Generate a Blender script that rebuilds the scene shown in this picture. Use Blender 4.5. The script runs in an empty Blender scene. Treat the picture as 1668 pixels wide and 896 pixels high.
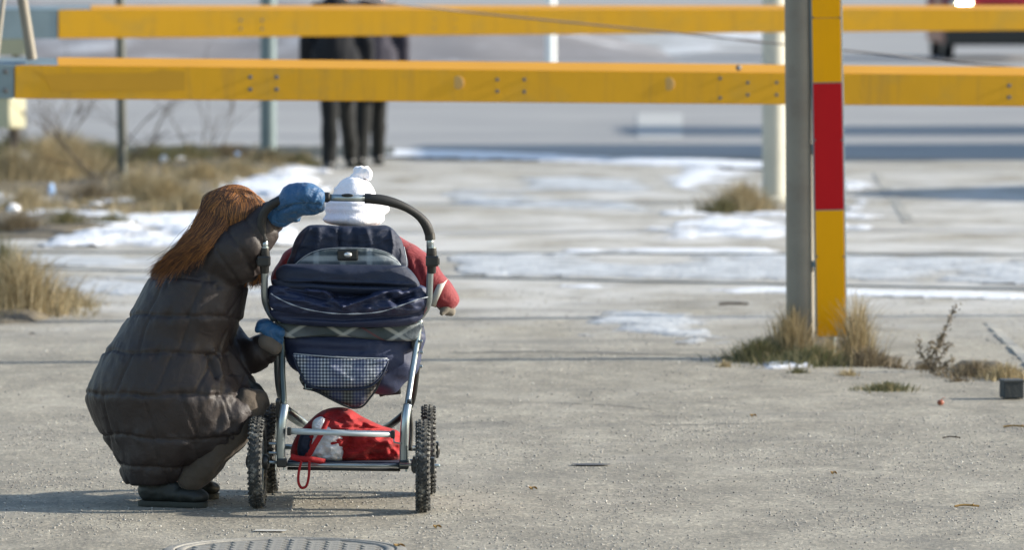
import bpy, bmesh, math, random
import numpy as np
from mathutils import Vector, Matrix, noise
random.seed(7); np.random.seed(7)
PI = math.pi
sc = bpy.context.scene
COL = sc.collection

# ------------------------------------------------------------------ camera, sky, sun, exposure
FPX, CH, HOR = 9600.0, 1.9, -80.0
PITCH = math.atan((448 - HOR) / FPX)
cam_d = bpy.data.cameras.new('camera'); cam = bpy.data.objects.new('camera', cam_d); COL.objects.link(cam)
cam.location = (0, 0, CH); cam.rotation_euler = (PI/2 - PITCH, 0, 0)
cam_d.sensor_width = 36; cam_d.lens = FPX / 1668 * 36
cam_d.clip_start = 0.5; cam_d.clip_end = 6000
cam_d.dof.use_dof = True; cam_d.dof.focus_distance = 20.15; cam_d.dof.aperture_fstop = 4.8
sc.camera = cam
EL, AZ = math.radians(21), math.radians(5)      # sun from the right
SUN = Vector((math.cos(EL)*math.cos(AZ), math.cos(EL)*math.sin(AZ), math.sin(EL)))
w = bpy.data.worlds.new('World'); sc.world = w; w.use_nodes = True
nt = w.node_tree; bg = nt.nodes['Background']
sky = nt.nodes.new('ShaderNodeTexSky'); sky.sky_type = 'NISHITA'; sky.sun_disc = False
sky.sun_elevation = EL; sky.sun_rotation = PI/2 - AZ
nt.links.new(sky.outputs[0], bg.inputs[0]); bg.inputs[1].default_value = 0.13
sl = bpy.data.lights.new('sun', 'SUN'); sl.energy = 4.6; sl.angle = math.radians(0.55); sl.color = (1.0, 0.93, 0.82)
so = bpy.data.objects.new('sun', sl); COL.objects.link(so)
so.rotation_euler = SUN.to_track_quat('Z', 'Y').to_euler(); so.location = (30, 0, 20)
sc.view_settings.view_transform = 'Standard'; sc.view_settings.look = 'None'
sc.view_settings.exposure = 0.98; sc.view_settings.gamma = 1.0

# ------------------------------------------------------------------ helpers
CA, SA = math.cos(PITCH), math.sin(PITCH)
def P(x, y, d):
    r = (x - 834) / FPX; u = (448 - y) / FPX
    t = d / (CA + u*SA)
    return Vector((r*t, d, CH + t*(-SA + u*CA)))
def G(x, y, z=0.0):
    r = (x - 834) / FPX; u = (448 - y) / FPX
    t = (z - CH) / (-SA + u*CA)
    return Vector((r*t, t*(CA + u*SA), z))
D0 = 20.04
def S(x, y, dd=0.0): return P(x, y, D0 + dd)
PX = D0 / FPX                                       # metres per photo pixel at the pram

def wl(o):
    v = Vector((0, 0, 0))
    while o is not None:
        v += Vector(o.location); o = o.parent
    return v
def tag(o, label=None, cat=None, group=None, kind=None):
    if label: o['label'] = label
    if cat: o['category'] = cat
    if group: o['group'] = group
    if kind: o['kind'] = kind
    return o
def empty(name, loc, label, cat, group=None):
    o = bpy.data.objects.new(name, None); COL.objects.link(o); o.location = loc
    o.empty_display_size = 0.1
    return tag(o, label, cat, group)
class MB:
    def __init__(s): s.v = []; s.f = []
    def add(s, vs, fs):
        b = len(s.v); s.v += [tuple(v) for v in vs]; s.f += [tuple(i + b for i in f) for f in fs]; return s
    def box(s, c, size, rot=None, bev=0.0):
        x, y, z = [k/2 for k in size]; c = Vector(c)
        if bev <= 0:
            vs = [Vector((a, b, d)) for a in (-x, x) for b in (-y, y) for d in (-z, z)]
            fs = [(0,1,3,2), (4,6,7,5), (0,4,5,1), (2,3,7,6), (0,2,6,4), (1,5,7,3)]
        else:
            bm = bmesh.new(); bmesh.ops.create_cube(bm, size=1)
            for v in bm.verts: v.co = Vector((v.co.x*2*x, v.co.y*2*y, v.co.z*2*z))
            bmesh.ops.bevel(bm, geom=bm.edges[:], offset=bev, segments=2, affect='EDGES', profile=0.6)
            bm.verts.index_update()
            vs = [v.co.copy() for v in bm.verts]; fs = [tuple(v.index for v in f.verts) for f in bm.faces]; bm.free()
        if rot is not None: vs = [rot @ v for v in vs]
        return s.add([v + c for v in vs], fs)
    def tube(s, pts, r, n=10, cap=True, smooth=0, flat=1.0):
        pts = [Vector(p) for p in pts]
        if smooth: pts = cr(pts, smooth)
        m = len(pts); rs = r if callable(r) else (lambda t: r)
        tang = [(pts[min(i+1, m-1)] - pts[max(i-1, 0)]).normalized() for i in range(m)]
        a = Vector((0, 1, 0)) if abs(tang[0].y) < 0.8 else Vector((0, 0, 1))
        vs = []; 
        for i in range(m):
            t = tang[i]; a = (a - t*a.dot(t)).normalized(); b = t.cross(a)
            rr = rs(i/(m-1))
            for k in range(n):
                an = 2*PI*k/n; vs.append(pts[i] + a*math.cos(an)*rr*flat + b*math.sin(an)*rr)
        fs = [(i*n+k, i*n+(k+1) % n, (i+1)*n+(k+1) % n, (i+1)*n+k) for i in range(m-1) for k in range(n)]
        if cap: fs += [tuple(range(n))[::-1], tuple((m-1)*n + k for k in range(n))]
        return s.add(vs, fs)
    def lathe(s, prof, c, axis='X', n=32):
        # prof: list of (radius, along)
        c = Vector(c); vs = []
        for r, h in prof:
            for k in range(n):
                a = 2*PI*k/n; p = (h, r*math.cos(a), r*math.sin(a))
                if axis == 'Z': p = (p[1], p[2], p[0])
                if axis == 'Y': p = (p[2], p[0], p[1])
                vs.append(c + Vector(p))
        m = len(prof)
        fs = [(i*n+k, i*n+(k+1) % n, (i+1)*n+(k+1) % n, (i+1)*n+k) for i in range(m-1) for k in range(n)]
        if prof[0][0] > 1e-6 and prof[0] != prof[-1]: fs += [tuple(range(n))[::-1]]
        if prof[-1][0] > 1e-6 and prof[0] != prof[-1]: fs += [tuple((m-1)*n+k for k in range(n))]
        return s.add(vs, fs)
    def ell(s, c, r, rot=None, seg=14, ring=9):
        c = Vector(c); vs = [Vector((0, 0, 1))]
        for i in range(1, ring):
            t = PI*i/ring
            for k in range(seg):
                a = 2*PI*k/seg; vs.append(Vector((math.sin(t)*math.cos(a), math.sin(t)*math.sin(a), math.cos(t))))
        vs.append(Vector((0, 0, -1))); L = len(vs) - 1; fs = []
        for k in range(seg): fs.append((0, 1+k, 1+(k+1) % seg))
        for i in range(ring-2):
            for k in range(seg):
                a = 1+i*seg; fs.append((a+k, a+seg+k, a+seg+(k+1) % seg, a+(k+1) % seg))
        a = 1+(ring-2)*seg
        for k in range(seg): fs.append((a+k, L, a+(k+1) % seg))
        vs = [Vector((v.x*r[0], v.y*r[1], v.z*r[2])) for v in vs]
        if rot is not None: vs = [rot @ v for v in vs]
        return s.add([v + c for v in vs], fs)
    def limb(s, pts, n=10):
        # pts: (Vector, radius) chained as overlapping balls for remeshing
        for (a, ra), (b, rb) in zip(pts[:-1], pts[1:]):
            a = Vector(a); b = Vector(b); L = (b-a).length
            k = max(2, int(L / (0.3*min(ra, rb))) + 1)
            for i in range(k+1):
                t = i/k; r = ra*(1-t)+rb*t; s.ell(a.lerp(b, t), (r, r, r), seg=12, ring=8)
        return s
    def build(s, name, mat, parent=None, smooth=False):
        o0 = wl(parent) if parent is not None else Vector((0, 0, 0))
        me = bpy.data.meshes.new(name)
        me.from_pydata([(v[0]-o0.x, v[1]-o0.y, v[2]-o0.z) for v in s.v], [], s.f); me.update()
        if mat: me.materials.append(mat)
        if smooth: me.shade_smooth()
        if smooth == 'auto':
            me.shade_smooth(); sharp(me, 40)
        o = bpy.data.objects.new(name, me); COL.objects.link(o); o.parent = parent
        return o
def sharp(me, deg):
    try: me.set_sharp_from_angle(angle=math.radians(deg))
    except Exception: pass
def inst(o, loc, parent):
    c = o.copy(); COL.objects.link(c); c.parent = parent; c.location = Vector(loc); return c
def cr(pts, k=6, closed=False):
    out = []; n = len(pts)
    rng = range(n if closed else n-1)
    for i in rng:
        if closed: p = [pts[(i+j) % n] for j in (-1, 0, 1, 2)]
        else: p = [pts[max(0, min(n-1, i+j))] for j in (-1, 0, 1, 2)]
        for q in range(k):
            t = q/k
            out.append(type(p[0])([0.5*(2*b + (c-a)*t + (2*a-5*b+4*c-d)*t*t + (3*b-a-3*c+d)*t**3) for a, b, c, d in zip(*p)]))
    if not closed: out.append(pts[-1])
    return out
def remesh(mb, name, mat, parent, voxel=0.01, smooth=6, disp=None):
    me = bpy.data.meshes.new('tmp'); me.from_pydata(mb.v, [], mb.f); me.update()
    o = bpy.data.objects.new('tmp', me); COL.objects.link(o)
    m = o.modifiers.new('r', 'REMESH'); m.mode = 'VOXEL'; m.voxel_size = voxel
    if smooth:
        m2 = o.modifiers.new('s', 'SMOOTH'); m2.factor = 0.5; m2.iterations = smooth
    dg = bpy.context.evaluated_depsgraph_get()
    e = o.evaluated_get(dg); nm = bpy.data.meshes.new_from_object(e)
    bpy.data.objects.remove(o); bpy.data.meshes.remove(me)
    n = len(nm.vertices); co = np.empty(n*3); nm.vertices.foreach_get('co', co); co = co.reshape(-1, 3)
    if disp is not None:
        no = np.empty(n*3); nm.vertices.foreach_get('normal', no); no = no.reshape(-1, 3)
        co = co + no * disp(co, no)[:, None]
    co = co - np.array(wl(parent) if parent else (0, 0, 0))
    nm.vertices.foreach_set('co', co.ravel()); nm.update(); nm.shade_smooth()
    nm.materials.clear(); nm.materials.append(mat); nm.name = name
    ob = bpy.data.objects.new(name, nm); COL.objects.link(ob); ob.parent = parent
    return ob
def to_px(co):
    Y = co[:, 1]; Z = co[:, 2]-CH; X = co[:, 0]
    depth = Y*CA - Z*SA; up = Y*SA + Z*CA
    return 834 + FPX*X/depth, 448 - FPX*up/depth
def segdist(x, y, line):
    d = np.full(x.shape, 1e9)
    for (x0, y0), (x1, y1) in zip(line[:-1], line[1:]):
        dx, dy = x1-x0, y1-y0; t = np.clip(((x-x0)*dx+(y-y0)*dy)/(dx*dx+dy*dy+1e-9), 0, 1)
        d = np.minimum(d, np.hypot(x-x0-t*dx, y-y0-t*dy))
    return d
def vnoise(co, s, seed=0.0):
    return np.array([noise.noise(Vector((c[0]*s+seed, c[1]*s, c[2]*s))) for c in co])
def inflate(name, mat, parent, out, dd, tf, tb, folds=(), c=None, rings=22, k=8, wr=0.0, ws=20, p=3.0, smooth=True, tilt=0.0):
    """cushion of cloth: outline in the plane at depth D0+dd, bulging tf towards the camera and tb away"""
    pts = [Vector((a, b)) for a, b in out]
    if smooth: pts = cr(pts, k, True)
    else:
        q = []
        for i, a in enumerate(pts):
            b = pts[(i+1) % len(pts)]
            for j in range(k): q.append(a.lerp(b, j/k))
        pts = q
    n = len(pts)
    cx, cy = c if c else (sum(q.x for q in pts)/n, sum(q.y for q in pts)/n)
    X = []; Y = []; T = []
    for i in range(rings+1):
        rho = math.sin(i/rings*PI/2); t = max(0, 1-rho**p)**0.5
        for q in pts: X.append(cx+(q.x-cx)*rho); Y.append(cy+(q.y-cy)*rho); T.append(t)
    X = np.array(X); Y = np.array(Y); T = np.array(T)
    F = np.zeros(len(X))
    for line, wd, amp in folds: F += amp*np.exp(-(segdist(X, Y, line)/wd)**2)
    base = dd + tilt*(Y-cy)*PX
    def nz(sgn): 
        if not wr: return np.zeros(len(X))
        return np.array([.8*noise.noise(Vector((x/ws, y/ws*1.6, sgn*7.3))) + .9*(.28-abs(noise.noise(Vector((x/ws*1.1, y/ws*2.1, sgn*3.3))))) for x, y in zip(X, Y)])*wr
    df = base - tf*T - (F+nz(1))*np.minimum(1, T*1.6); db = base + tb*T + nz(2)*T
    m = MB(); N = len(X)
    m.v = [tuple(S(x, y, d)) for x, y, d in zip(X, Y, df)] + [tuple(S(x, y, d)) for x, y, d in zip(X, Y, db)]
    for i in range(rings):
        for j in range(n):
            a = i*n+j; b = i*n+(j+1) % n; e = a+n; g = b+n
            m.f.append((a, b, g, e)); m.f.append((N+a, N+e, N+g, N+b))
    o = m.build(name, mat, parent, smooth=True)
    bm = bmesh.new(); bm.from_mesh(o.data); bmesh.ops.remove_doubles(bm, verts=bm.verts, dist=1e-5)
    bmesh.ops.recalc_face_normals(bm, faces=bm.faces); bm.to_mesh(o.data); bm.free()
    return o

# ------------------------------------------------------------------ materials
def nodes(name):
    m = bpy.data.materials.new(name); m.use_nodes = True; t = m.node_tree
    return m, t, t.nodes['Principled BSDF']
def N(t, ty, **kw):
    n = t.nodes.new(ty)
    for k, v in kw.items(): setattr(n, k, v)
    return n
def mixc(t, f, a, b, mode='MIX'):
    n = N(t, 'ShaderNodeMix', data_type='RGBA', blend_type=mode)
    for s, v in ((n.inputs[0], f), (n.inputs[6], a), (n.inputs[7], b)):
        if isinstance(v, (int, float)): s.default_value = v
        elif isinstance(v, (tuple, list)): s.default_value = (*v[:3], 1)
        else: t.links.new(v, s)
    return n.outputs[2]
def math_(t, op, a, b=0.0, c=0.0):
    n = N(t, 'ShaderNodeMath', operation=op)
    for s, v in zip(n.inputs, (a, b, c)):
        if isinstance(v, (int, float)): s.default_value = v
        else: t.links.new(v, s)
    return n.outputs[0]
def noi(t, co, scale, detail=4, rough=0.55, dist=0):
    n = N(t, 'ShaderNodeTexNoise'); n.inputs['Scale'].default_value = scale; n.inputs['Detail'].default_value = detail
    n.inputs['Roughness'].default_value = rough; n.inputs['Distortion'].default_value = dist
    t.links.new(co, n.inputs['Vector']); return n.outputs[0]
def ramp(t, f, stops):
    n = N(t, 'ShaderNodeValToRGB'); e = n.color_ramp.elements
    while len(e) < len(stops): e.new(0.5)
    for el, (p, c) in zip(e, stops): el.position = p; el.color = (*c, 1) if len(c) == 3 else c
    t.links.new(f, n.inputs[0]); return n.outputs[0]
def bump(t, b, h, dist, strength=1.0):
    n = N(t, 'ShaderNodeBump'); n.inputs['Distance'].default_value = dist; n.inputs['Strength'].default_value = strength
    t.links.new(h, n.inputs['Height']); t.links.new(n.outputs[0], b.inputs['Normal'])
def scaled(t, co, s):
    n = N(t, 'ShaderNodeMapping'); n.inputs['Scale'].default_value = s; t.links.new(co, n.inputs[0]); return n.outputs[0]
def M(name, col, rough=0.6, metal=0.0, var=0.25, vs=8, bd=0.0, bs=120, sheen=0.0, spec=0.5, dirt=None, ds=4):
    m, t, b = nodes(name); co = N(t, 'ShaderNodeTexCoord').outputs['Object']
    lo = tuple(c*(1-var) for c in col); hi = tuple(min(1, c*(1+var)) for c in col)
    c = mixc(t, noi(t, co, vs, 5), lo, hi)
    if dirt: c = mixc(t, ramp(t, noi(t, co, ds, 6, .65), [(.5, (0, 0, 0)), (.68, (1, 1, 1))]), c, dirt)
    t.links.new(c, b.inputs['Base Color'])
    b.inputs['Roughness'].default_value = rough; b.inputs['Metallic'].default_value = metal
    b.inputs['Specular IOR Level'].default_value = spec
    if sheen: b.inputs['Sheen Weight'].default_value = sheen; b.inputs['Sheen Roughness'].default_value = .4
    if bd: bump(t, b, noi(t, co, bs, 4), bd)
    return m
m_steel = M('brushed_steel', (.34, .39, .40), .30, .8, .12, 30)
m_palebar = M('pale_aluminium_bar', (.55, .60, .60), .42, .35, .1, 30)
m_blackp = M('black_plastic', (.012, .013, .013), .38, 0, .3, 40)
m_foam = M('black_foam_grip', (.016, .016, .015), .62, 0, .35, 60, .0012, 260)
m_rubber = M('tyre_rubber', (.035, .036, .034), .8, 0, .4, 60, .0006, 300, dirt=(.24, .235, .21), ds=35)
def cloth(name, col, rough, gloss=0.0, var=.25, wr=.004, ws=16, weave=900):
    m, t, b = nodes(name); co = N(t, 'ShaderNodeTexCoord').outputs['Object']
    c = mixc(t, noi(t, co, 9, 5), tuple(k*(1-var) for k in col), tuple(k*(1+var) for k in col))
    t.links.new(c, b.inputs['Base Color']); b.inputs['Roughness'].default_value = rough
    b.inputs['Sheen Weight'].default_value = gloss; b.inputs['Sheen Roughness'].default_value = .45
    h = math_(t, 'ADD', noi(t, co, ws, 5, .55, .8), math_(t, 'MULTIPLY', noi(t, co, weave, 1), .05))
    bump(t, b, h, wr)
    return m
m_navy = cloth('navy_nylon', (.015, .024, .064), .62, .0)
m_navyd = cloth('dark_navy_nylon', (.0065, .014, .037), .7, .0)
m_coat = cloth('brown_grey_quilted_nylon', (.0215, .0150, .0136), .6, .0, .15, .004, 24)
m_coat2 = m_coat
m_redcloth = cloth('red_cotton', (.29, .006, .008), .85, .05, .2, .006, 25)
m_redsuit = cloth('red_snowsuit_fabric', (.20, .010, .015), .75, .25, .2, .008, 22)
m_bluem = cloth('blue_mitten_nylon', (.009, .080, .20), .42, .2, .25, .012, 24)
m_whitecl = cloth('white_plastic_wrap', (.70, .70, .72), .45, .1, .08, .01, 30)
m_hat = cloth('white_fleece', (.84, .83, .87), .95, .5, .04, .003, 90)
m_trou = cloth('brown_trouser_cloth', (.062, .047, .033), .85, .1, .25, .006, 25)
m_black_tr = cloth('black_trouser_cloth', (.0025, .0035, .0035), .95, .1, .25, .008, 16)
m_grey_tr = cloth('dark_grey_trouser_cloth', (.006, .007, .0065), .95, .1, .25, .008, 16)
m_dcoat = cloth('dark_wool_coat', (.003, .004, .007), .95, .1)
m_pcoat = cloth('dark_plum_coat', (.022, .020, .034), .85, .1)
m_skin = M('skin', (.55, .32, .24), .5, 0, .08, 20)
m_shoe = M('dark_green_shoe_leather', (.011, .014, .012), .6, 0, .4, 20, .001, 80)
m_sole = M('grey_green_rubber_sole', (.026, .030, .024), .7, 0, .3, 30)
m_piping = M('pale_reflective_piping', (.30, .33, .36), .45, 0, .6, 90)
m_silverb = M('silver_button_metal', (.75, .75, .72), .25, .6, .1, 60)
m_tan = cloth('grey_tan_knit', (.16, .14, .11), .9, .2)
m_band = M('pale_grey_reflective_tape', (.42, .41, .36), .6, 0, .15, 30)
m_yel = M('yellow_barrier_paint', (.68, .345, .014), .6, 0, .10, 2.2, .0006, 30, spec=.25, dirt=(.58, .32, .035), ds=3)
def wear(m, chips, streak, colc=(.20, .13, .06)):
    t = m.node_tree; b = t.nodes['Principled BSDF']; co = N(t, 'ShaderNodeTexCoord').outputs['Object']; src = b.inputs['Base Color'].links[0].from_socket
    st = ramp(t, noi(t, scaled(t, co, (9, 9, .8)), 1.6, 6, .65), [(.52, (0, 0, 0)), (.75, (1, 1, 1))]); c = mixc(t, math_(t, 'MULTIPLY', st, streak), src, tuple(k*1.2 for k in colc))
    ch = ramp(t, noi(t, co, 22, 5, .75), [(.70, (0, 0, 0)), (.73, (1, 1, 1))]); c = mixc(t, math_(t, 'MULTIPLY', ch, chips), c, colc)
    t.links.new(c, b.inputs['Base Color'])
wear(m_yel, .75, .28)
m_yeltop = M('orange_yellow_flange_paint', (.56, .265, .006), .5, 0, .1, 3)
m_yelpatch = M('darker_yellow_repaint', (.54, .27, .003), .5, 0, .1, 5)
m_plug = M('faded_tan_plug', (.52, .31, .09), .6, 0, .15, 20)
m_bolt = M('weathered_bolt_steel', (.16, .16, .16), .45, .6, .4, 60)
m_galv = M('galvanised_blue_grey_steel', (.20, .26, .28), .5, .35, .25, 7)
m_signy = M('sign_yellow_sheet', (.86, .385, .001), .6, 0, .06, 4, spec=.15)
m_signr = M('sign_red_sheet', (.50, .008, .011), .6, 0, .08, 4, spec=.15)
wear(m_signy, .35, .10); wear(m_signr, .35, .10, (.10, .02, .02))
m_post = M('galvanised_post_steel', (.215, .195, .155), .6, .1, .3, 6, .0006, 40, dirt=(.16, .13, .10), ds=3)
m_conc = M('pale_concrete', (.48, .46, .38), .85, 0, .15, 4, .003, 60)
m_lamp = M('pale_blue_grey_painted_steel', (.15, .20, .205), .5, .1, .2, 6)
m_whitep = M('white_painted_steel', (.72, .76, .76), .5, 0, .08, 5)
m_cream = M('cream_enamel_box', (.40, .385, .25), .5, 0, .1, 6)
m_rust = M('brown_weathered_post', (.12, .09, .065), .8, 0, .4, 12)
m_carred = M('red_car_paint', (.20, .006, .008), .45, 0, .05, 4, spec=.3)
m_glass = M('dark_car_glass', (.02, .025, .03), .06, 0, .1, 4)
m_plate = M('white_number_plate', (.55, .56, .60), .4, 0, .05, 10)
m_twig = M('dark_twig_bark', (.075, .058, .042), .9, 0, .4, 30)
m_kerb = M('worn_kerb_concrete', (.31, .30, .265), .9, 0, .2, 5, .004, 50)
m_litterw = M('white_litter_plastic', (.75, .76, .78), .4, 0, .08, 20)
m_litterb = M('pale_blue_litter_plastic', (.30, .45, .68), .4, 0, .15, 20)
m_dash = M('worn_road_paint', (.36, .365, .355), .8, 0, .2, 5)
m_iron = M('worn_cast_iron', (.25, .24, .21), .75, .0, .25, 14, .003, 90, dirt=(.15, .145, .13), ds=18)
m_irond = M('dirt_filled_iron', (.165, .16, .142), .85, 0, .3, 25, .004, 120)
m_leaf = M('ochre_dead_leaf', (.28, .17, .05), .8, 0, .4, 40)
m_berry = M('red_brown_berry', (.26, .07, .03), .4, 0, .3, 80)
m_rail = M('dark_worn_rail_steel', (.10, .11, .105), .45, .3, .3, 3)
m_cable = M('dark_cable_rubber', (.07, .06, .055), .6)

def mat_plaid(name, f, base, line1, line2, diag=False, fine=False):
    m, t, b = nodes(name); co = N(t, 'ShaderNodeTexCoord').outputs['Object']
    sx = N(t, 'ShaderNodeSeparateXYZ'); t.links.new(co, sx.inputs[0]); X, Z = sx.outputs[0], sx.outputs[2]
    if diag:
        X, Z = math_(t, 'ADD', math_(t, 'MULTIPLY', X, .62), Z), math_(t, 'SUBTRACT', math_(t, 'MULTIPLY', X, .62), Z)
    def band(c, fr, w, off=0.0):
        p = math_(t, 'PINGPONG', math_(t, 'ADD', math_(t, 'MULTIPLY', c, fr), off), .5)
        n = N(t, 'ShaderNodeMapRange'); n.interpolation_type = 'SMOOTHSTEP'
        t.links.new(p, n.inputs[0]); n.inputs[1].default_value = w*.6; n.inputs[2].default_value = w*2.1
        n.inputs[3].default_value = 1; n.inputs[4].default_value = 0; return n.outputs[0]
    if fine:
        a = band(X, f, .21); c2 = band(Z, f, .21)
        col = mixc(t, .0, base, base)
        s = math_(t, 'MULTIPLY', math_(t, 'ADD', a, c2), .5)
        col = ramp(t, s, [(0, base), (.5, line1), (1, line2)])
        big = band(X, f/7.0, .2, .3)
        col = mixc(t, math_(t, 'MULTIPLY', big, .35), col, (.02, .035, .14))
    else:
        wb = .045 if diag else .075; a = band(X, f, wb); c2 = band(Z, f, wb, 0 if diag else .62); a2 = band(X, f, .23, .28); c3 = band(Z, f, .2, .3)
        col = mixc(t, math_(t, 'MULTIPLY', a2, .5), base, (.02, .03, .05))
        col = mixc(t, math_(t, 'MULTIPLY', c3, .5), col, (.03, .05, .05))
        col = mixc(t, math_(t, 'MULTIPLY', a, .62), col, line1)
        col = mixc(t, math_(t, 'MULTIPLY', c2, .62), col, line2)
        if diag:
            col = mixc(t, math_(t, 'MULTIPLY', band(X, f*.5, .012, .22), .4), col, (.2, .02, .03))
    t.links.new(col, b.inputs['Base Color']); b.inputs['Roughness'].default_value = .8
    bump(t, b, noi(t, co, 30, 5), .005)
    return m
m_plaid = mat_plaid('grey_green_plaid', 11, (.10, .125, .145), (.30, .34, .36), (.42, .46, .47))
m_plaidd = mat_plaid('diagonal_grey_plaid', 8.5, (.095, .115, .13), (.44, .46, .44), (.42, .45, .45), diag=True)
m_ging = mat_plaid('navy_white_gingham', 88, (.52, .55, .56), (.13, .16, .22), (.012, .018, .03), fine=True)
m_mesh = mat_plaid('dark_mesh_gingham', 88, (.16, .16, .14), (.06, .06, .055), (.01, .01, .012), fine=True)

def mat_hair():
    m, t, b = nodes('auburn_hair')
    g = N(t, 'ShaderNodeNewGeometry')
    c = ramp(t, g.outputs['Random Per Island'], [(0, (.040, .019, .008)), (.5, (.095, .036, .011)), (1, (.46, .18, .040))])
    t.links.new(c, b.inputs['Base Color']); b.inputs['Roughness'].default_value = .48; b.inputs['Specular IOR Level'].default_value = .4
    return m
m_hair = mat_hair()
def mat_grass(name, stops, trans=.2):
    m, t, b = nodes(name); g = N(t, 'ShaderNodeNewGeometry')
    co = N(t, 'ShaderNodeTexCoord').outputs['Object']
    c = ramp(t, g.outputs['Random Per Island'], stops)
    c = mixc(t, math_(t, 'MULTIPLY', noi(t, co, 3, 4), .25), c, stops[0][1])
    tr = N(t, 'ShaderNodeBsdfTranslucent'); t.links.new(c, tr.inputs[0]); ms = N(t, 'ShaderNodeMixShader'); ms.inputs[0].default_value = .3
    t.links.new(b.outputs[0], ms.inputs[1]); t.links.new(tr.outputs[0], ms.inputs[2]); t.links.new(ms.outputs[0], t.nodes['Material Output'].inputs[0])
    t.links.new(c, b.inputs['Base Color']); b.inputs['Roughness'].default_value = .7
    return m
STRAW = [(0, (.16, .13, .065)), (.3, (.32, .25, .13)), (.7, (.46, .36, .20)), (1, (.58, .48, .30))]
m_straw = mat_grass('dry_straw_grass', STRAW)
m_straw2 = mat_grass('ochre_dry_grass', [(0, (.12, .10, .055)), (.3, (.30, .235, .125)), (.7, (.48, .39, .23)), (1, (.62, .53, .35))])
m_green = mat_grass('olive_dying_grass', [(0, (.06, .07, .03)), (.5, (.15, .15, .065)), (.8, (.26, .22, .11)), (1, (.40, .32, .17))])
m_litter = mat_grass('leaf_litter', [(0, (.07, .055, .035)), (.5, (.19, .145, .085)), (1, (.36, .29, .18))])
def mat_pebble():
    m, t, b = nodes('loose_grit'); g = N(t, 'ShaderNodeNewGeometry')
    c = ramp(t, g.outputs['Random Per Island'], [(0, (.13, .125, .115)), (.25, (.22, .21, .19)), (.6, (.31, .295, .26)), (.9, (.40, .38, .34)), (1, (.66, .63, .55))])
    t.links.new(c, b.inputs['Base Color']); b.inputs['Roughness'].default_value = .42
    return m
m_peb = mat_pebble()

def mat_ground():
    m, t, b = nodes('gritty_old_asphalt'); co = N(t, 'ShaderNodeTexCoord').outputs['Object']
    big = noi(t, co, .55, 6, .6); mid = noi(t, scaled(t, co, (1, .55, 1)), 2.6, 7, .65, .4); fine = noi(t, co, 48, 6, .75)
    c = ramp(t, big, [(.3, (.215, .208, .188)), (.5, (.27, .262, .236)), (.7, (.315, .305, .274))])
    c = mixc(t, .7, c, ramp(t, mid, [(.30, (.165, .158, .142)), (.48, (.265, .254, .226)), (.66, (.375, .362, .325))]))
    m3 = noi(t, scaled(t, co, (1, .6, 1)), 11, 6, .7, .3)
    c = mixc(t, .5, c, ramp(t, m3, [(.3, (.62, .62, .62)), (.5, (1, 1, 1)), (.68, (1.38, 1.36, 1.32))]), 'MULTIPLY')
    v = N(t, 'ShaderNodeTexVoronoi'); v.inputs['Scale'].default_value = 85; t.links.new(co, v.inputs['Vector'])
    sp = ramp(t, v.outputs['Color'], [(0, (.45, .45, .45)), (.45, (.92, .92, .9)), (.8, (1.15, 1.13, 1.08)), (1, (2.3, 2.2, 2.05))])
    c = mixc(t, .8, c, sp, 'MULTIPLY')
    c = mixc(t, .45, c, ramp(t, fine, [(.3, (.55, .55, .55)), (.7, (1.4, 1.4, 1.38))]), 'MULTIPLY')
    # scuffed frosty film, in worn patches
    fr = noi(t, scaled(t, co, (.8, .5, 1)), 1.1, 8, .68, .3)
    sy = N(t, 'ShaderNodeSeparateXYZ'); t.links.new(co, sy.inputs[0])
    def mr(v, a, bb):
        n = N(t, 'ShaderNodeMapRange'); n.interpolation_type = 'SMOOTHSTEP'; t.links.new(v, n.inputs[0])
        n.inputs[1].default_value = a; n.inputs[2].default_value = bb; return n.outputs[0]
    reg = math_(t, 'MULTIPLY', mr(sy.outputs[1], 27, 33), math_(t, 'SUBTRACT', 1, mr(sy.outputs[1], 44, 62)))
    f1 = ramp(t, fr, [(.36, (0, 0, 0)), (.60, (1, 1, 1))])
    c = mixc(t, math_(t, 'MULTIPLY', math_(t, 'MULTIPLY', f1, reg), .9), c, (.55, .57, .60))
    # pale dusty scuffs
    ds = ramp(t, noi(t, scaled(t, co, (.6, .45, 1)), 2.2, 6, .6, .5), [(.55, (0, 0, 0)), (.66, (1, 1, 1))])
    c = mixc(t, math_(t, 'MULTIPLY', ds, .42), c, (.40, .385, .345))
    dk = ramp(t, noi(t, scaled(t, co, (.35, .8, 1)), 1.7, 6, .6, .6), [(.56, (0, 0, 0)), (.64, (1, 1, 1))])
    c = mixc(t, math_(t, 'MULTIPLY', dk, .42), c, (.13, .13, .125))
    c = mixc(t, 1.0, c, (.95, .91, .825), 'MULTIPLY')
    t.links.new(c, b.inputs['Base Color']); b.inputs['Roughness'].default_value = .82
    h = math_(t, 'ADD', math_(t, 'MULTIPLY', v.outputs['Distance'], .5), fine)
    bump(t, b, h, .006, .8)
    return m
m_ground = mat_ground()
def mat_road():
    m, t, b = nodes('far_road_asphalt'); co = N(t, 'ShaderNodeTexCoord').outputs['Object']
    a = noi(t, scaled(t, co, (.25, .5, 1)), 1.0, 6, .6); f = noi(t, co, 30, 4)
    c = ramp(t, a, [(.3, (.205, .205, .205)), (.5, (.255, .252, .245)), (.7, (.31, .305, .295))])
    c = mixc(t, .3, c, ramp(t, f, [(.3, (.6, .6, .6)), (.7, (1.4, 1.4, 1.4))]), 'MULTIPLY')
    t.links.new(c, b.inputs['Base Color']); b.inputs['Roughness'].default_value = .7
    return m
m_road = mat_road()
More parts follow.
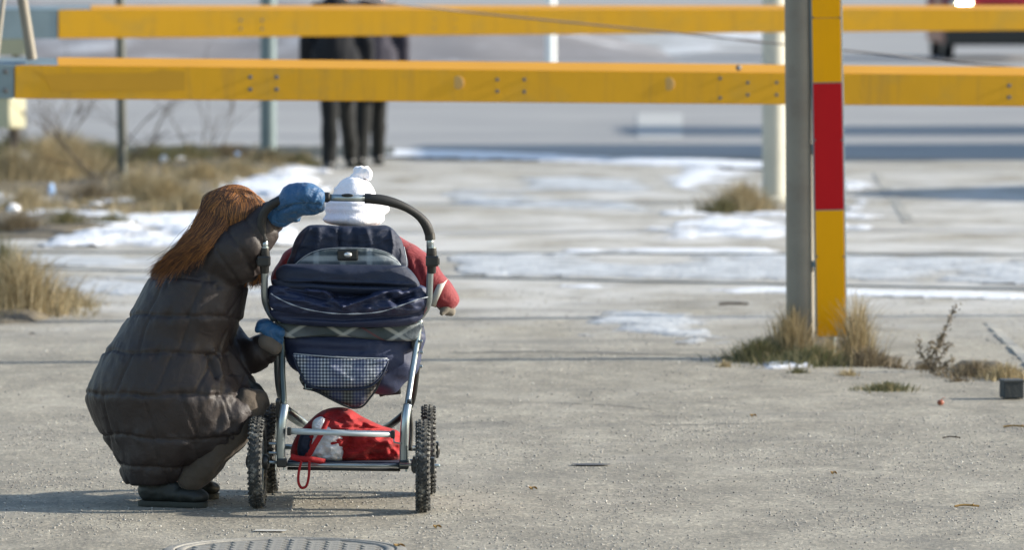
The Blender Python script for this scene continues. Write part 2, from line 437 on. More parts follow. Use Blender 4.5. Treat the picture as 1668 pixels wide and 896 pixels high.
def mat_snow(name, dirty, clean=(.80, .82, .85), sc_=3.0):
    m, t, b = nodes(name); co = N(t, 'ShaderNodeTexCoord').outputs['Object']
    c = ramp(t, noi(t, co, sc_, 7, .65), [(.3, dirty), (.66, clean)])
    at = N(t, 'ShaderNodeAttribute', attribute_name='cover')
    c = mixc(t, at.outputs['Fac'], (.27, .26, .235), c)
    t.links.new(c, b.inputs['Base Color']); b.inputs['Roughness'].default_value = .55
    bump(t, b, noi(t, co, 25, 5), .02)
    return m
m_snow = mat_snow('thawing_snow', (.62, .64, .66))
m_ice = mat_snow('dirty_trodden_ice', (.27, .28, .28), (.60, .62, .63), 5)
m_soil = M('dark_verge_soil', (.10, .085, .06), .95, 0, .45, 3, .02, 30, dirt=(.22, .18, .11), ds=2)
m_bank = M('grey_far_bank', (.16, .155, .16), .95, 0, .4, .8, dirt=(.45, .47, .5), ds=.35)

# ------------------------------------------------------------------ ground, road, rails, kerbs
g = MB(); xs = [-900, -60, -8, 8, 60, 900]; ys = [-60, 10, 60, 200, 1500]
g.v = [(x, y, 0) for y in ys for x in xs]; nx = len(xs)
g.f = [(j*nx+i, j*nx+i+1, (j+1)*nx+i+1, (j+1)*nx+i) for j in range(len(ys)-1) for i in range(nx-1)]
tag(g.build('ground', m_ground), 'gritty grey asphalt yard in the foreground', kind='structure')
r = MB()
a, b_ = G(-200, 247), G(1900, 262)
r.v = [(-60, a.y+1, .004), (a.x, a.y, .004), (G(640, 250).x, G(640, 250).y, .004), (b_.x, b_.y, .004), (60, b_.y-1, .004), (60, 400, .004), (-60, 400, .004)]
r.f = [(0, 1, 2, 3, 4, 5, 6)]
tag(r.build('road', m_road), 'wide grey road crossing behind the barriers', kind='structure')
def strip(name, pts, mat, hgt, wid, label, n=40, rough=.004, kind='structure'):
    m = MB(); pts = [Vector(p) for p in pts]; vs = []
    seg = []
    for p, q in zip(pts[:-1], pts[1:]):
        for i in range(n): seg.append(p.lerp(q, i/n))
    seg.append(pts[-1])
    dr = (pts[-1]-pts[0]).normalized(); sd = Vector((-dr.y, dr.x, 0))
    for p in seg:
        j = lambda: random.uniform(-rough, rough)
        for s_, h in ((-1, -.02), (-.86, hgt), (.86, hgt), (1, -.02)):
            vs.append(p + sd*(s_*wid/2+j()) + Vector((0, 0, h+(j() if h > 0 else 0))))
    fs = [(i*4+k, (i+1)*4+k, (i+1)*4+k+1, i*4+k+1) for i in range(len(seg)-1) for k in range(3)]
    m.add(vs, fs); return tag(m.build(name, mat), label, kind=kind)
def rail(x0, y0, x1, y1, lab):
    strip('rail', [G(x0, y0), G(x1, y1)], m_rail, .008, .075, lab, 60, .002)
rail(-200, 411, 1900, 416, 'worn dark steel rail sunk in the yard, the farther one')
rail(-200, 433, 1900, 477, 'worn dark steel rail sunk in the yard, the nearer one')
strip('kerb', [G(-200, 252), G(640, 255)], m_kerb, .10, .22, 'low concrete kerb of the road behind the weeds', 50, .006)
strip('kerb', [G(1430, 285), G(1482, 362)], m_kerb, .005, .09, 'short worn concrete edging near the concrete pole', 20, .006)
strip('kerb', [G(1612, 528), G(1668, 582), G(1740, 650)], m_kerb, .005, .06, 'worn concrete edging at the right edge of the yard', 20, .006)

# thin snow and ice, and soil, laid as broken sheets
def inpoly(x, y, poly):
    c = False; n = len(poly); j = n-1
    for i in range(n):
        if (poly[i][1] > y) != (poly[j][1] > y) and x < (poly[j][0]-poly[i][0])*(y-poly[i][1])/(poly[j][1]-poly[i][1])+poly[i][0]: c = not c
        j = i
    return c
def field(name, mat, poly_px, cell, thresh, h, label, soft=.5, freq=1.2, seed=0, kind='stuff', z0=.003):
    if name != 'verge_soil': cell *= .8; soft *= .8; thresh += .07 if name == 'snow' else .05; h *= .5 if name == 'snow' else 1; freq *= 1.5 if name == 'trodden_ice' else 1.15
    poly = [tuple(G(x, y)[:2]) for x, y in poly_px]
    x0, x1 = min(p[0] for p in poly), max(p[0] for p in poly); y0, y1 = min(p[1] for p in poly), max(p[1] for p in poly)
    nx, ny = int((x1-x0)/cell)+2, int((y1-y0)/(cell*1.4))+2
    PXs = np.array(poly); line = list(map(tuple, PXs)) + [tuple(PXs[0])]
    gx, gy = np.meshgrid(x0+np.arange(nx)*cell, y0+np.arange(ny)*cell*1.4)
    d = segdist(gx, gy, line)
    H = np.zeros(gx.shape)
    for j in range(ny):
        for i in range(nx):
            x, y = gx[j, i], gy[j, i]
            if not inpoly(x, y, poly): H[j, i] = -1; continue
            nn = noise.fractal(Vector((x*freq, y*freq*.55, seed)), .5, 2.1, 7)*1.15 + .5
            H[j, i] = min(1, d[j, i]/soft)*1.0 + nn - 1 - thresh
    m = MB(); idx = {}; cov = []
    def vid(j, i):
        if (j, i) not in idx:
            hh = H[j, i]; idx[(j, i)] = len(m.v); cov.append(max(0.0, min(1.0, hh/(.16 if name == 'snow' else .30))))
            m.v.append((gx[j, i], gy[j, i], z0 + h*max(0, min(1.2, hh*2.2)) if hh > 0 else -.004))
        return idx[(j, i)]
    for j in range(ny-1):
        for i in range(nx-1):
            if max(H[j, i], H[j, i+1], H[j+1, i], H[j+1, i+1]) > 0 and min(H[j, i], H[j, i+1], H[j+1, i], H[j+1, i+1]) > -.9:
                m.f.append((vid(j, i), vid(j, i+1), vid(j+1, i+1), vid(j+1, i)))
    if not m.f: return None
    o = m.build(name, mat, smooth=True); at = o.data.attributes.new('cover', 'FLOAT', 'POINT'); at.data.foreach_set('value', cov)
    return tag(o, label, kind=kind)
# verge on the left
field('verge_soil', m_soil, [(-120, 236), (300, 236), (520, 250), (525, 275), (430, 292), (370, 330), (260, 372), (100, 392), (-120, 400)], .08, .12, .03, 'rough soil verge below the dry weeds', .5, .9, 3, 'structure')
field('verge_soil', m_soil, [(-120, 455), (60, 450), (150, 480), (170, 510), (90, 532), (-120, 536)], .05, .2, .03, 'soil patch below the straw tuft at the left edge', .4, 1.5, 5, 'structure')
field('verge_soil', m_soil, [(1180, 575), (1250, 550), (1420, 556), (1480, 590), (1700, 590), (1700, 640), (1500, 610), (1400, 608), (1200, 592)], .04, .25, .03, 'dark soil around the foot of the grey post', .35, 1.8, 8, 'structure')
field('snow', m_snow, [(60, 372), (150, 350), (280, 352), (420, 335), (470, 345), (500, 400), (300, 403), (60, 403)], .05, -.12, .05, 'white snow strip behind the woman', .5, .9, 1)
field('snow', m_snow, [(320, 292), (400, 274), (470, 272), (560, 280), (545, 315), (470, 335), (380, 318), (340, 310)], .05, -.15, .06, 'bright snow at the end of the verge', .6, 1.0, 2)
field('snow', m_snow, [(-60, 320), (120, 310), (260, 330), (250, 372), (60, 375), (-60, 365)], .05, .28, .05, 'patchy snow among the litter on the verge', .4, 1.3, 12)
field('trodden_ice', m_ice, [(-80, 414), (460, 415), (470, 440), (-80, 432)], .06, .2, .006, 'thin ice between the rails at the left', .3, .8, 4)
field('trodden_ice', m_ice, [(20, 447), (460, 448), (460, 478), (300, 486), (120, 484), (40, 462)], .06, .2, .006, 'thin ice in front of the rails at the left', .3, .8, 6)
field('snow', m_snow, [(900, 352), (1050, 344), (1460, 346), (1480, 372), (1380, 376), (1280, 394), (1040, 392), (960, 374)], .06, .08, .035, 'white snow behind the grey post', .6, .7, 9)
field('trodden_ice', m_ice, [(720, 416), (900, 412), (1740, 420), (1740, 466), (1280, 460), (740, 449)], .07, -.02, .008, 'pale ice between the rails', .3, .5, 10)
field('snow', m_snow, [(880, 404), (1280, 405), (1290, 414), (900, 413)], .06, .3, .01, 'thin line of snow along the far rail', .2, .7, 19)
field('snow', m_snow, [(850, 459), (1700, 478), (1700, 490), (1100, 478), (850, 470)], .05, .33, .01, 'thin broken snow along the near rail', .25, .8, 18)
field('trodden_ice', m_ice, [(860, 512), (1000, 500), (1270, 505), (1270, 560), (1100, 562), (940, 548)], .05, .08, .008, 'worn pale ice in the middle of the yard', .6, .7, 11)
field('trodden_ice', m_ice, [(700, 296), (900, 284), (1160, 290), (1150, 345), (760, 345), (640, 330)], .08, .40, .008, 'thin ice near the road', .8, .4, 13)
field('snow', m_snow, [(980, 282), (1210, 262), (1240, 300), (1180, 318), (1000, 312)], .08, .22, .02, 'broken snow by the concrete pole', .8, .5, 14)
field('snow', m_snow, [(615, 246), (900, 250), (1180, 262), (1300, 270), (1300, 280), (1100, 273), (860, 263), (615, 258)], .1, -.22, .035, 'line of snow along the kerb of the road', .3, .35, 15)
field('snow', m_snow, [(1175, 582), (1240, 580), (1330, 590), (1330, 603), (1250, 606), (1185, 602)], .03, .15, .03, 'small snow patch at the foot of the weeds', .3, 1.4, 16)
field('snow', m_snow, [(1370, 298), (1430, 296), (1450, 330), (1400, 348), (1370, 340)], .06, .2, .03, 'small snow patch right of the marker board', .5, .8, 17)
field('snow', m_snow, [(960, 58), (1290, 40), (1400, 60), (1300, 84), (1000, 90)], .25, .25, .08, 'snowfield beyond the road', 2.5, .12, 21)
field('snow', m_ice, [(700, 64), (1290, 58), (1250, 98), (800, 104)], .3, .35, .02, 'thin dirty snow on the far side of the road', 2.5, .12, 22)
# worn patches on the road
m = MB()
for x0, x1, y0, y1 in ((1038, 1112, 184, 226), (880, 960, 300, 318)):
    a_, b2, c_, d_ = G(x0, y1, .009), G(x1, y1, .009), G(x1, y0, .009), G(x0, y0, .009)
    m2 = MB(); m2.add([a_, b2, c_, d_], [(0, 1, 2, 3)])
    if y0 < 200: tag(m2.build('road_marking', m_dash), 'pale worn block marking on the road', kind='structure')
m_shade_streak = M('dark_shade_streak', (.12, .118, .11), .9, 0, .4, 20)  # shadow-like streaks painted onto the asphalt; the last stands for the post's shadow
for pts_, wd_, lb_ in (([(690, 657), (850, 656), (960, 659), (1030, 664), (1080, 671)], .018, 'long dark curved shadow-like streak right of the pram'), 
                       ([(900, 690), (1100, 693), (1300, 688)], .012, 'faint short shadow-like streak in the middle of the yard'), ([(1180, 745), (1330, 750), (1420, 744)], .010, 'short shadow-like streak at the lower right'), ([(730, 575), (900, 573), (1180, 580)], .05, 'painted shadow of the post, left of the weeds')):
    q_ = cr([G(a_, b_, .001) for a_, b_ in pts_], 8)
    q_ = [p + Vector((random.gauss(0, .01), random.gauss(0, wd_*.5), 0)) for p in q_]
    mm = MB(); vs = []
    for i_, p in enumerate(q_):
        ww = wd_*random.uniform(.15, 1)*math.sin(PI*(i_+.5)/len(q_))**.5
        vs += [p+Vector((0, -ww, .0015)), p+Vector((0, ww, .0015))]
    mm.add(vs, [(2*i_, 2*i_+2, 2*i_+3, 2*i_+1) for i_ in range(len(q_)-1)]); tag(mm.build('shade_streak', m_shade_streak), lb_, kind='structure')
# far bank with snow at the top left
bk = MB(); nxb = 60; nyb = 8
for j in range(nyb):
    for i in range(nxb):
        x = -13 + i*.27; y = 100 + j*2.2
        bk.v.append((x, y, (1.1*math.sin(PI*min(1, j/5+.02)*.5)*(.7+.4*noise.noise(Vector((x*.5, y*.3, 0)))) - .02)*(min(1, (nxb-1-i)/14)) if j else -.05))
bk.f = [(j*nxb+i, j*nxb+i+1, (j+1)*nxb+i+1, (j+1)*nxb+i) for j in range(nyb-1) for i in range(nxb-1)]
tag(bk.build('bank', m_bank, smooth=True), 'grey bank across the road', kind='structure')

# loose grit
def grit(n, x0, x1, y0, y1, smin, smax, label):
    V = np.array([(1, 0, 0), (-1, 0, 0), (0, 1, 0), (0, -1, 0), (0, 0, 1), (0, 0, -1)], float)
    F = np.array([(0, 2, 4), (2, 1, 4), (1, 3, 4), (3, 0, 4), (2, 0, 5), (1, 2, 5), (3, 1, 5), (0, 3, 5)])
    px = np.random.uniform(x0, x1, n); py = np.random.uniform(y0, y1, n)
    cl = np.array([noise.noise(Vector((a*2.1, b*1.2, 4))) for a, b in zip(px, py)])
    keep = cl + np.random.uniform(-.5, .5, n) > -.12; px = px[keep]; py = py[keep]; n = len(px)
    sz = smin + (smax-smin)*np.random.rand(n)**3
    sc_ = sz[:, None]*np.random.uniform(.6, 1.3, (n, 3)); sc_[:, 2] *= .7
    an = np.random.rand(n)*6.28; c, s = np.cos(an), np.sin(an)
    vv = V[None]*sc_[:, None]*np.random.uniform(.7, 1.2, (n, 6, 1))
    x = vv[..., 0]*c[:, None]-vv[..., 1]*s[:, None]+px[:, None]; y = vv[..., 0]*s[:, None]+vv[..., 1]*c[:, None]+py[:, None]
    z = vv[..., 2]+sc_[:, 2:3]*.45
    co = np.stack([x, y, z], -1).reshape(-1, 3)
    fs = (F[None]+np.arange(n)[:, None, None]*6).reshape(-1, 3)
    me = bpy.data.meshes.new('grit'); me.vertices.add(len(co)); me.vertices.foreach_set('co', co.ravel())
    me.loops.add(fs.size); me.loops.foreach_set('vertex_index', fs.ravel().astype(np.int32))
    me.polygons.add(len(fs)); me.polygons.foreach_set('loop_start', (np.arange(len(fs))*3).astype(np.int32))
    me.update(calc_edges=True); me.validate(); me.materials.append(m_peb)
    o = bpy.data.objects.new('grit', me); COL.objects.link(o); tag(o, label, kind='stuff')
grit(60000, -2.3, 2.3, 17.9, 24, .0012, .0056, 'fine loose grit over the near asphalt')
grit(16000, -3.0, 3.0, 24, 33, .002, .007, 'coarser loose grit over the asphalt near the post')

# ------------------------------------------------------------------ manhole cover
mc = Vector((G(465, 897).x, G(465, 897).y, 0)); R = .385
t_ = empty('manhole_cover', mc, 'round worn iron manhole cover with bar tread in front of the pram', 'manhole cover')
MB().lathe([(R, -.01), (R, .003), (R-.012, .0055), (R-.030, .0055), (R-.034, .001), (R-.034, -.01)], mc, 'Z', 96).build('outer_ring', m_iron, t_, 'auto')
MB().lathe([(R-.040, -.01), (R-.040, .004), (R-.05, .0055), (R-.065, .0055), (R-.068, .003), (R-.068, -.01)], mc, 'Z', 96).build('inner_ring', m_iron, t_, 'auto')
MB().lathe([(R-.07, -.012), (R-.07, .0020), (0.0, .0020)], mc, 'Z', 96).build('cover_plate', m_irond, t_)
barme = None
for side in (-1, 1):
    for row in range(-4, 5):
        for k in range(6):
            x = side*(.034 + k*.058); y = row*.070 + side*.004*k
            if math.hypot(x, y) > R-.10: continue
            if barme is None:
                o = MB().box((0, 0, 0), (.046, .064, .005), Matrix.Rotation(math.radians(16), 3, 'Z'), .0015).build('tread_bar', m_iron); o.parent = t_
                barme = o.data
            else:
                o = bpy.data.objects.new('tread_bar', barme); COL.objects.link(o); o.parent = t_
            o.location = (x, y, .003)

# ------------------------------------------------------------------ barriers
def beam(name, x0, x1, yt0, yb0, yt1, yb1, d0, d1, lip, bolts, label, plugs=(), patch=None, gx=(0, 25), dep=.12):
    """yellow box beam between photo columns x0..x1, top/bottom rows given at each end"""
    def D(x): return d0 + (d1-d0)*(x/1668)
    def T(x): return yt0 + (yt1-yt0)*(x/1668)
    def B(x): return yb0 + (yb1-yb0)*(x/1668)
    A = P(x0, B(x0), D(x0)); A.z = 0
    root = empty(name, A, label, 'barrier')
    ax = (P(x1, B(x1), D(x1)) - P(x0, B(x0), D(x0))).normalized(); bk_ = Vector((-ax.y, ax.x, 0)).normalized()
    def prism(xa, xb, top, bot, off, depth, nm, mt):
        q = []
        for x in (xa, xb):
            a_ = P(x, top(x), D(x)) + bk_*off; b2 = P(x, bot(x), D(x)) + bk_*off
            q += [b2, a_, a_ + bk_*depth, b2 + bk_*depth]
        m = MB(); m.add(q, [(0, 1, 2, 3)[::-1], (4, 5, 6, 7), (0, 4, 5, 1)[::-1], (1, 5, 6, 2)[::-1], (2, 6, 7, 3)[::-1], (3, 7, 4, 0)[::-1]])
        o = m.build(nm, mt, root)
        bm = bmesh.new(); bm.from_mesh(o.data); bmesh.ops.recalc_face_normals(bm, faces=bm.faces)
        bmesh.ops.bevel(bm, geom=bm.edges[:], offset=.004, segments=2, affect='EDGES'); bm.to_mesh(o.data); bm.free()
        return o
    for i in range(len(gx)-1, 0, -1): pass
    prism(gx[1], x1, T, B, 0, dep, 'beam_body', m_yel)
    if gx[1] > gx[0]: prism(gx[0], gx[1]-1, T, B, .004, dep-.008, 'end_section', m_galv)
    # raised sloping top flange
    q = []
    for x in (gx[2], x1):
        a_ = P(x, T(x)+.5, D(x)) + bk_*.004; b2 = P(x, T(x)-lip, D(x)) + bk_*(dep+.02); q += [a_, b2, b2 + Vector((0, 0, -.012)), a_+Vector((0, 0, -.012))]
    m = MB(); m.add(q, [(0, 4, 5, 1), (1, 5, 6, 2), (2, 6, 7, 3), (3, 7, 4, 0), (0, 1, 2, 3), (4, 7, 6, 5)])
    m.build('top_flange', m_yeltop, root)
    q = []
    for x in (gx[0], gx[2]-2):
        a_ = P(x, T(x)+.5, D(x)) + bk_*.004; b2 = P(x, T(x)-lip*.9, D(x)) + bk_*(dep+.02); q += [a_, b2, b2 + Vector((0, 0, -.012)), a_+Vector((0, 0, -.012))]
    m = MB(); m.add(q, [(0, 4, 5, 1), (1, 5, 6, 2), (2, 6, 7, 3), (3, 7, 4, 0), (0, 1, 2, 3), (4, 7, 6, 5)])
    m.build('end_flange', m_galv, root)
    proto = None
    for (x, y) in bolts:
        p = P(x, y, D(x)) - wl(root)
        if proto is None:
            proto = MB().lathe([(.015, 0), (.015, -.002), (.011, -.003), (.010, -.007), (0, -.008)], (0, 0, 0), 'Y', 6).build('bolt', m_bolt)
            proto.parent = root; proto.location = p
        else: inst(proto, p, root)
    for (x, y) in plugs:
        p = P(x, y, D(x))
        MB().lathe([(.036, .0), (.036, -.004), (.030, -.006), (0, -.006)], p, 'Y', 28).build('plug', m_plug, root, 'auto')
    if patch:
        q = [P(x, y, D(x)-.003) for x, y in patch]
        MB().add(q, [tuple(range(len(q)))[::-1]]).build('repainted_patch', m_yelpatch, root)
    return root, D, T, B, prism
nb, ND, NT, NB, prism = beam('barrier_beam', -300, 2100, 105, 160, 122, 173, 30.0, 30.6, 12.5,
    [(407, 125), (407, 145), (450, 125), (450, 145), (810, 129), (810, 148), (854, 129), (854, 149), (1173, 127), (1173, 159), (1218, 134), (1218, 154), (1265, 134), (1265, 154), (1643, 139), (1643, 158), (9, 116), (9, 147)],
    'nearer yellow barrier beam crossing the whole picture below the other one', [(745, 134), (1088, 136)],
    [(52, 113), (75, 121), (110, 119), (240, 118), (262, 114), (301, 116), (301, 147), (85, 148), (76, 131)], (-300, 24, 95))
MB().tube([P(27, -60, 30.02), P(52, 96, 30.06)], .027, 12).build('strut', m_post, nb, 'auto')
MB().tube([P(12, -60, 30.3), P(-6, 96, 30.1)], .013, 10).build('strut', m_post, nb, 'auto')
MB().tube([P(-8, -60, 30.16), P(40, -60, 30.16)], .03, 12).build('cross_bar', m_post, nb, 'auto')
for xx in (-230, 2030):
    p = P(xx, 150, ND(xx)); MB().box((p.x, p.y+.07, p.z/2), (.14, .10, p.z), bev=.006).build('support_post', m_galv, nb)
MB().lathe([(.008, 0), (.016, -.01), (0, -.02)], P(1203, 110, 30.4), 'Y', 8).build('bolt', m_bolt, nb)
fb, FD, FT, FB, prism2 = beam('barrier_beam', -300, 2100, 14.5, 63, 14.5, 49, 39.0, 40.0, 6.5,
    [(392, 32), (392, 46), (427, 32), (427, 46), (707, 30), (707, 45), (741, 30), (741, 45), (990, 22), (990, 45), (1024, 27), (1024, 43), (1058, 26), (1058, 43), (1094, 22), (1094, 46), (1383, 25), (1383, 40)],
    'farther yellow barrier beam behind the first, at the top of the picture', [], None, (-300, 95, 150))
prism2(966, 1108, lambda x: FT(x)+1, lambda x: FB(x)-1, -.008, .01, 'splice_plate', m_yel)
for xx in (-230, 2030):
    p = P(xx, 40, FD(xx)); MB().box((p.x, p.y+.07, p.z/2), (.14, .10, p.z), bev=.006).build('support_post', m_galv, fb)
# drooping cable
cb = MB().tube([P(480, -22, 33), P(600, 0, 33.4), P(720, 14, 33.8), P(820, 25, 34), P(1080, 51, 34.4), P(1240, 68, 34.6), P(1370, 81, 34.8), P(1560, 101, 35), P(1760, 120, 35.2), P(1960, 150, 35.4), P(2150, 200, 35.6)], .006, 6, smooth=5).build('cable', m_cable)
tag(cb, 'thin dark cable drooping between the two yellow beams', 'cable')
# posts carrying the cable, outside the picture
for (x, y, d, lab) in ((480, -22, 33, ''), ):
    pass

# ------------------------------------------------------------------ posts
pb = G(1304, 583)
t_ = empty('post', pb, 'tall grey steel post right of centre standing in dry weeds', 'post')
dP = pb.y
MB().tube([Vector((P(1304, 583, dP).x, dP, 0)), P(1302.5, 200, dP), P(1301, -20, dP), P(1297, -700, dP)], .0665, 28).build('shaft', m_post, t_, 'auto')
tp = P(1297, -700, dP)
MB().lathe([(.072, 0), (.072, .03), (.03, .05), (0, .05)], tp, 'Z', 24).build('cap', m_post, t_, 'auto')
t_ = empty('marker_board', Vector((P(1350, 560, dP-.05).x, dP-.05, 0)), 'narrow upright marker board in yellow and red beside the grey post', 'marker board')
dB = dP - .06
def slab(xa, ya, xb, yb, wdt, th, dd, nm, mt, par, bev=.002, x2=0):
    a_ = P(xa, ya, dd); b2 = P(xb, yb, dd); c = (a_+b2)/2; ln = (b2-a_).length
    rot = Vector((0, 0, 1)).rotation_difference((a_-b2).normalized()).to_matrix()
    return MB().box(c, (wdt, th, ln), rot, bev).build(nm, mt, par)
ln = lambda y: 1347 + (y-100)*.0165
slab(ln(-420), -420, ln(549), 549, .150, .018, dB+.012, 'backing_frame', m_galv, t_, .004)
for (ya, yb, mt, nm) in ((-410, -280, m_signr, 'red_panel'), (-276, -76, m_signy, 'yellow_panel'), (-72, 133.4, m_signy, 'yellow_panel'), (135.2, 341, m_signr, 'red_panel'), (342.8, 548, m_signy, 'yellow_panel')):
    if ya == -72:
        slab(ln(ya), ya, ln(28), 28, .132, .004, dB, nm, mt, t_, .0012); ya = 28.8
    slab(ln(ya), ya, ln(yb), yb, .132, .004, dB, nm, mt, t_, .0012)
for yy in (40, 240, 430):
    a_ = P(1310, yy, dB+.03); b2 = P(ln(yy)-8, yy, dB+.03)
    MB().box((a_+b2)/2, ((b2-a_).length, .02, .03)).build('bracket', m_galv, t_)
    for sgn in (-1, 1):
        q = P(ln(yy)+sgn*22, yy-12, dB-.003); MB().lathe([(.005, 0), (.005, -.003), (0, -.004)], q, 'Y', 8).build('screw', m_bolt, t_)
MB().tube([P(ln(545), 545, dB+.03), Vector((P(ln(560), 560, dB+.03).x, dB+.03, 0))], .02, 10).build('foot', m_galv, t_, 'auto')
def pole(x, yb, wpx, mat, lab, ytop=-400, cat='pole', name='pole', xt=None, capm=None):
    b0 = G(x, yb); d = b0.y; rr = wpx/2*d/FPX
    root = empty(name, b0, lab, cat)
    MB().tube([b0, P(xt or x, ytop, d)], rr, 24).build('shaft', mat, root, 'auto')
    MB().lathe([(rr*1.5, 0), (rr*1.5, .03), (rr*1.05, .05)], b0, 'Z', 20).build('base_collar', capm or mat, root, 'auto')
    tpp = P(xt or x, ytop, d); MB().lathe([(rr*1.1, -.02), (rr*1.1, .02), (0, .04)], tpp, 'Z', 20).build('cap', capm or mat, root, 'auto')
    return root
pole(1261, 330, 39, m_conc, 'pale concrete pole behind the tall grey post', -500)
pole(437, 256, 26, m_lamp, 'pale blue grey pole left of the two walkers', -500)
pole(200, 300, 15, M('dark_olive_post_steel', (.085, .09, .075), .6, .2, .3, 8), 'thin grey post standing in the weeds left of the woman', -260, 'post', 'post', 192)
pole(897, 128, 15, m_whitep, 'slim white pole across the road', -200)
# cream cabinet on a post at the left edge
bc = G(20, 285); dC = bc.y
t_ = empty('utility_box', bc, 'cream utility box on a brown post at the left edge', 'utility box')
MB().box((P(22, 240, dC).x, dC, P(22, 205, dC).z/2), (.075, .075, P(22, 205, dC).z), bev=.006).build('post', m_rust, t_)
RZ = Matrix.Rotation(math.radians(48), 3, 'Z')
pc = P(18, 184, dC); MB().box(pc, (.20, .16, .26), RZ, bev=.014).build('box', m_cream, t_)
MB().box(pc + Vector((0, 0, .132)), (.215, .175, .014), RZ, bev=.004).build('lid', m_cream, t_)
MB().box(pc + RZ @ Vector((.07, -.082, .0)), (.02, .01, .05), RZ, bev=.003).build('latch', m_blackp, t_)
bc = G(26, 262); dC = bc.y
t_ = empty('utility_box', bc, 'upper cream utility box behind the beams at the left edge', 'utility box')
MB().box((P(26, 200, dC).x, dC, P(26, 85, dC).z/2), (.06, .06, P(26, 85, dC).z), bev=.006).build('post', m_rust, t_)
pc = P(22, 66, dC); MB().box(pc, (.26, .2, .27), bev=.014).build('box', m_cream, t_)
MB().box(pc + Vector((0, 0, .137)), (.28, .22, .014), bev=.004).build('lid', m_cream, t_)

# ------------------------------------------------------------------ vegetation
def blades(m, c, rad, h, n, lean=.35, wd=.004, zf=0.0, ry=None):
    ry = ry or rad
    for _ in range(n):
        a_ = random.random()*2*PI; q = abs(random.gauss(0, .55)); q = min(q, 1.7)
        b0 = Vector((c[0]+math.cos(a_)*rad*q, c[1]+math.sin(a_)*ry*q, zf))
        hh = h*random.uniform(.22, 1.15)*(1.08-.45*min(q, 1.2)); la = random.random()*2*PI; ll = random.gauss(0, lean)*hh
        out = Vector((math.cos(a_), math.sin(a_), 0))*q*lean*hh*.8 + Vector((math.cos(la), math.sin(la), 0))*ll
        sd = Vector((math.sin(la+.7), -math.cos(la+.7), 0)) if random.random() < .4 else Vector((1, random.uniform(-.4, .4), 0)).normalized()
        w_ = wd*random.uniform(.5, 1.3); vs = []
        for i, t in enumerate((0, .4, .75, 1)):
            p = b0 + out*t*t + Vector((0, 0, hh*(t - .18*t*t*(1+abs(ll)/max(hh, .01)))))
            ww = w_*(1-.8*t)
            vs += [p - sd*ww, p + sd*ww]
        m.add(vs, [(0, 1, 3, 2), (2, 3, 5, 4), (4, 5, 7, 6)])
def tuft(x, y, rpx, hpx, n, mat, label, lean=.3, wd=.004, group=None, ry=1.0):
    b0 = G(x, y); k = b0.y/FPX; m = MB()
    blades(m, (b0.x, b0.y), rpx*k, hpx*k, int(n*1.8), lean, wd*.62, 0.0, rpx*k*ry)
    m.v = [(a-b0.x, b-b0.y, c) for a, b, c in m.v]
    o = m.build('grass_tuft', mat); o.location = b0
    return tag(o, label, 'grass tuft', group)
# left edge tuft
tuft(30, 512, 95, 120, 1100, m_straw2, 'big straw coloured grass tuft at the left edge before the rails', .4, .0055)
tuft(5, 470, 50, 100, 500, m_green, 'greener grass tuft behind the straw tuft at the left edge', .35, .005)
tuft(110, 500, 50, 40, 380, m_straw2, 'low flattened straw grass at the right of the left edge tuft', .6, .005)
# around the grey post
tuft(1290, 585, 42, 100, 650, m_straw, 'dry pale grass tuft left of the grey post foot', .22, .0042)
tuft(1395, 588, 30, 125, 360, m_straw, 'tall dry grass tuft right of the marker board', .2, .0036)
tuft(1240, 588, 62, 45, 700, m_green, 'low dark olive grass spreading left of the grey post', .5, .005)
tuft(1330, 594, 80, 38, 800, m_green, 'low olive grass in front of the marker board', .5, .005)
tuft(1415, 596, 45, 40, 350, m_litter, 'low brown withered grass right of the marker board', .5, .005)
tuft(1350, 592, 22, 60, 160, m_straw, 'short pale grass blades crossing the foot of the marker board', .25, .0035)
tuft(1445, 636, 52, 18, 380, m_green, 'flat green grass growing from a cracked spot in the asphalt', .6, .004)
tuft(1590, 612, 75, 28, 500, m_litter, 'low brown weeds at the right edge behind the dark block', .6, .005)
tuft(1640, 618, 50, 32, 300, m_straw, 'pale low grass at the far right edge', .5, .005)
tuft(1510, 602, 36, 14, 180, m_litter, 'withered leaves at the foot of the seeding weed', .7, .005)
for q_, (a_, b_) in enumerate(((1180, 598), (1462, 600), (1300, 608), (1382, 612), (1560, 622))):
    tuft(a_, b_, 20, 16, 60, (m_straw, m_litter, m_green, m_straw, m_litter)[q_], ('sparse straw blades at the left end of the weeds by the post', 'sparse brown blades between post weeds and seeding weed', 'thin green blades in front of the post weeds', 'thin straw blades right in front of the marker board weeds', 'sparse brown blades in front of the right edge weeds')[q_], .8, .004)
# by the concrete pole
tuft(1210, 345, 60, 58, 800, m_straw2, 'brown grass hump at the foot of the concrete pole', .45, .007)
tuft(1180, 347, 34, 28, 350, m_green, 'dark green grass at the left of the brown hump', .5, .007)
tuft(715, 96, 50, 45, 500, m_straw2, 'tan bush of dry grass across the road', .5, .02)
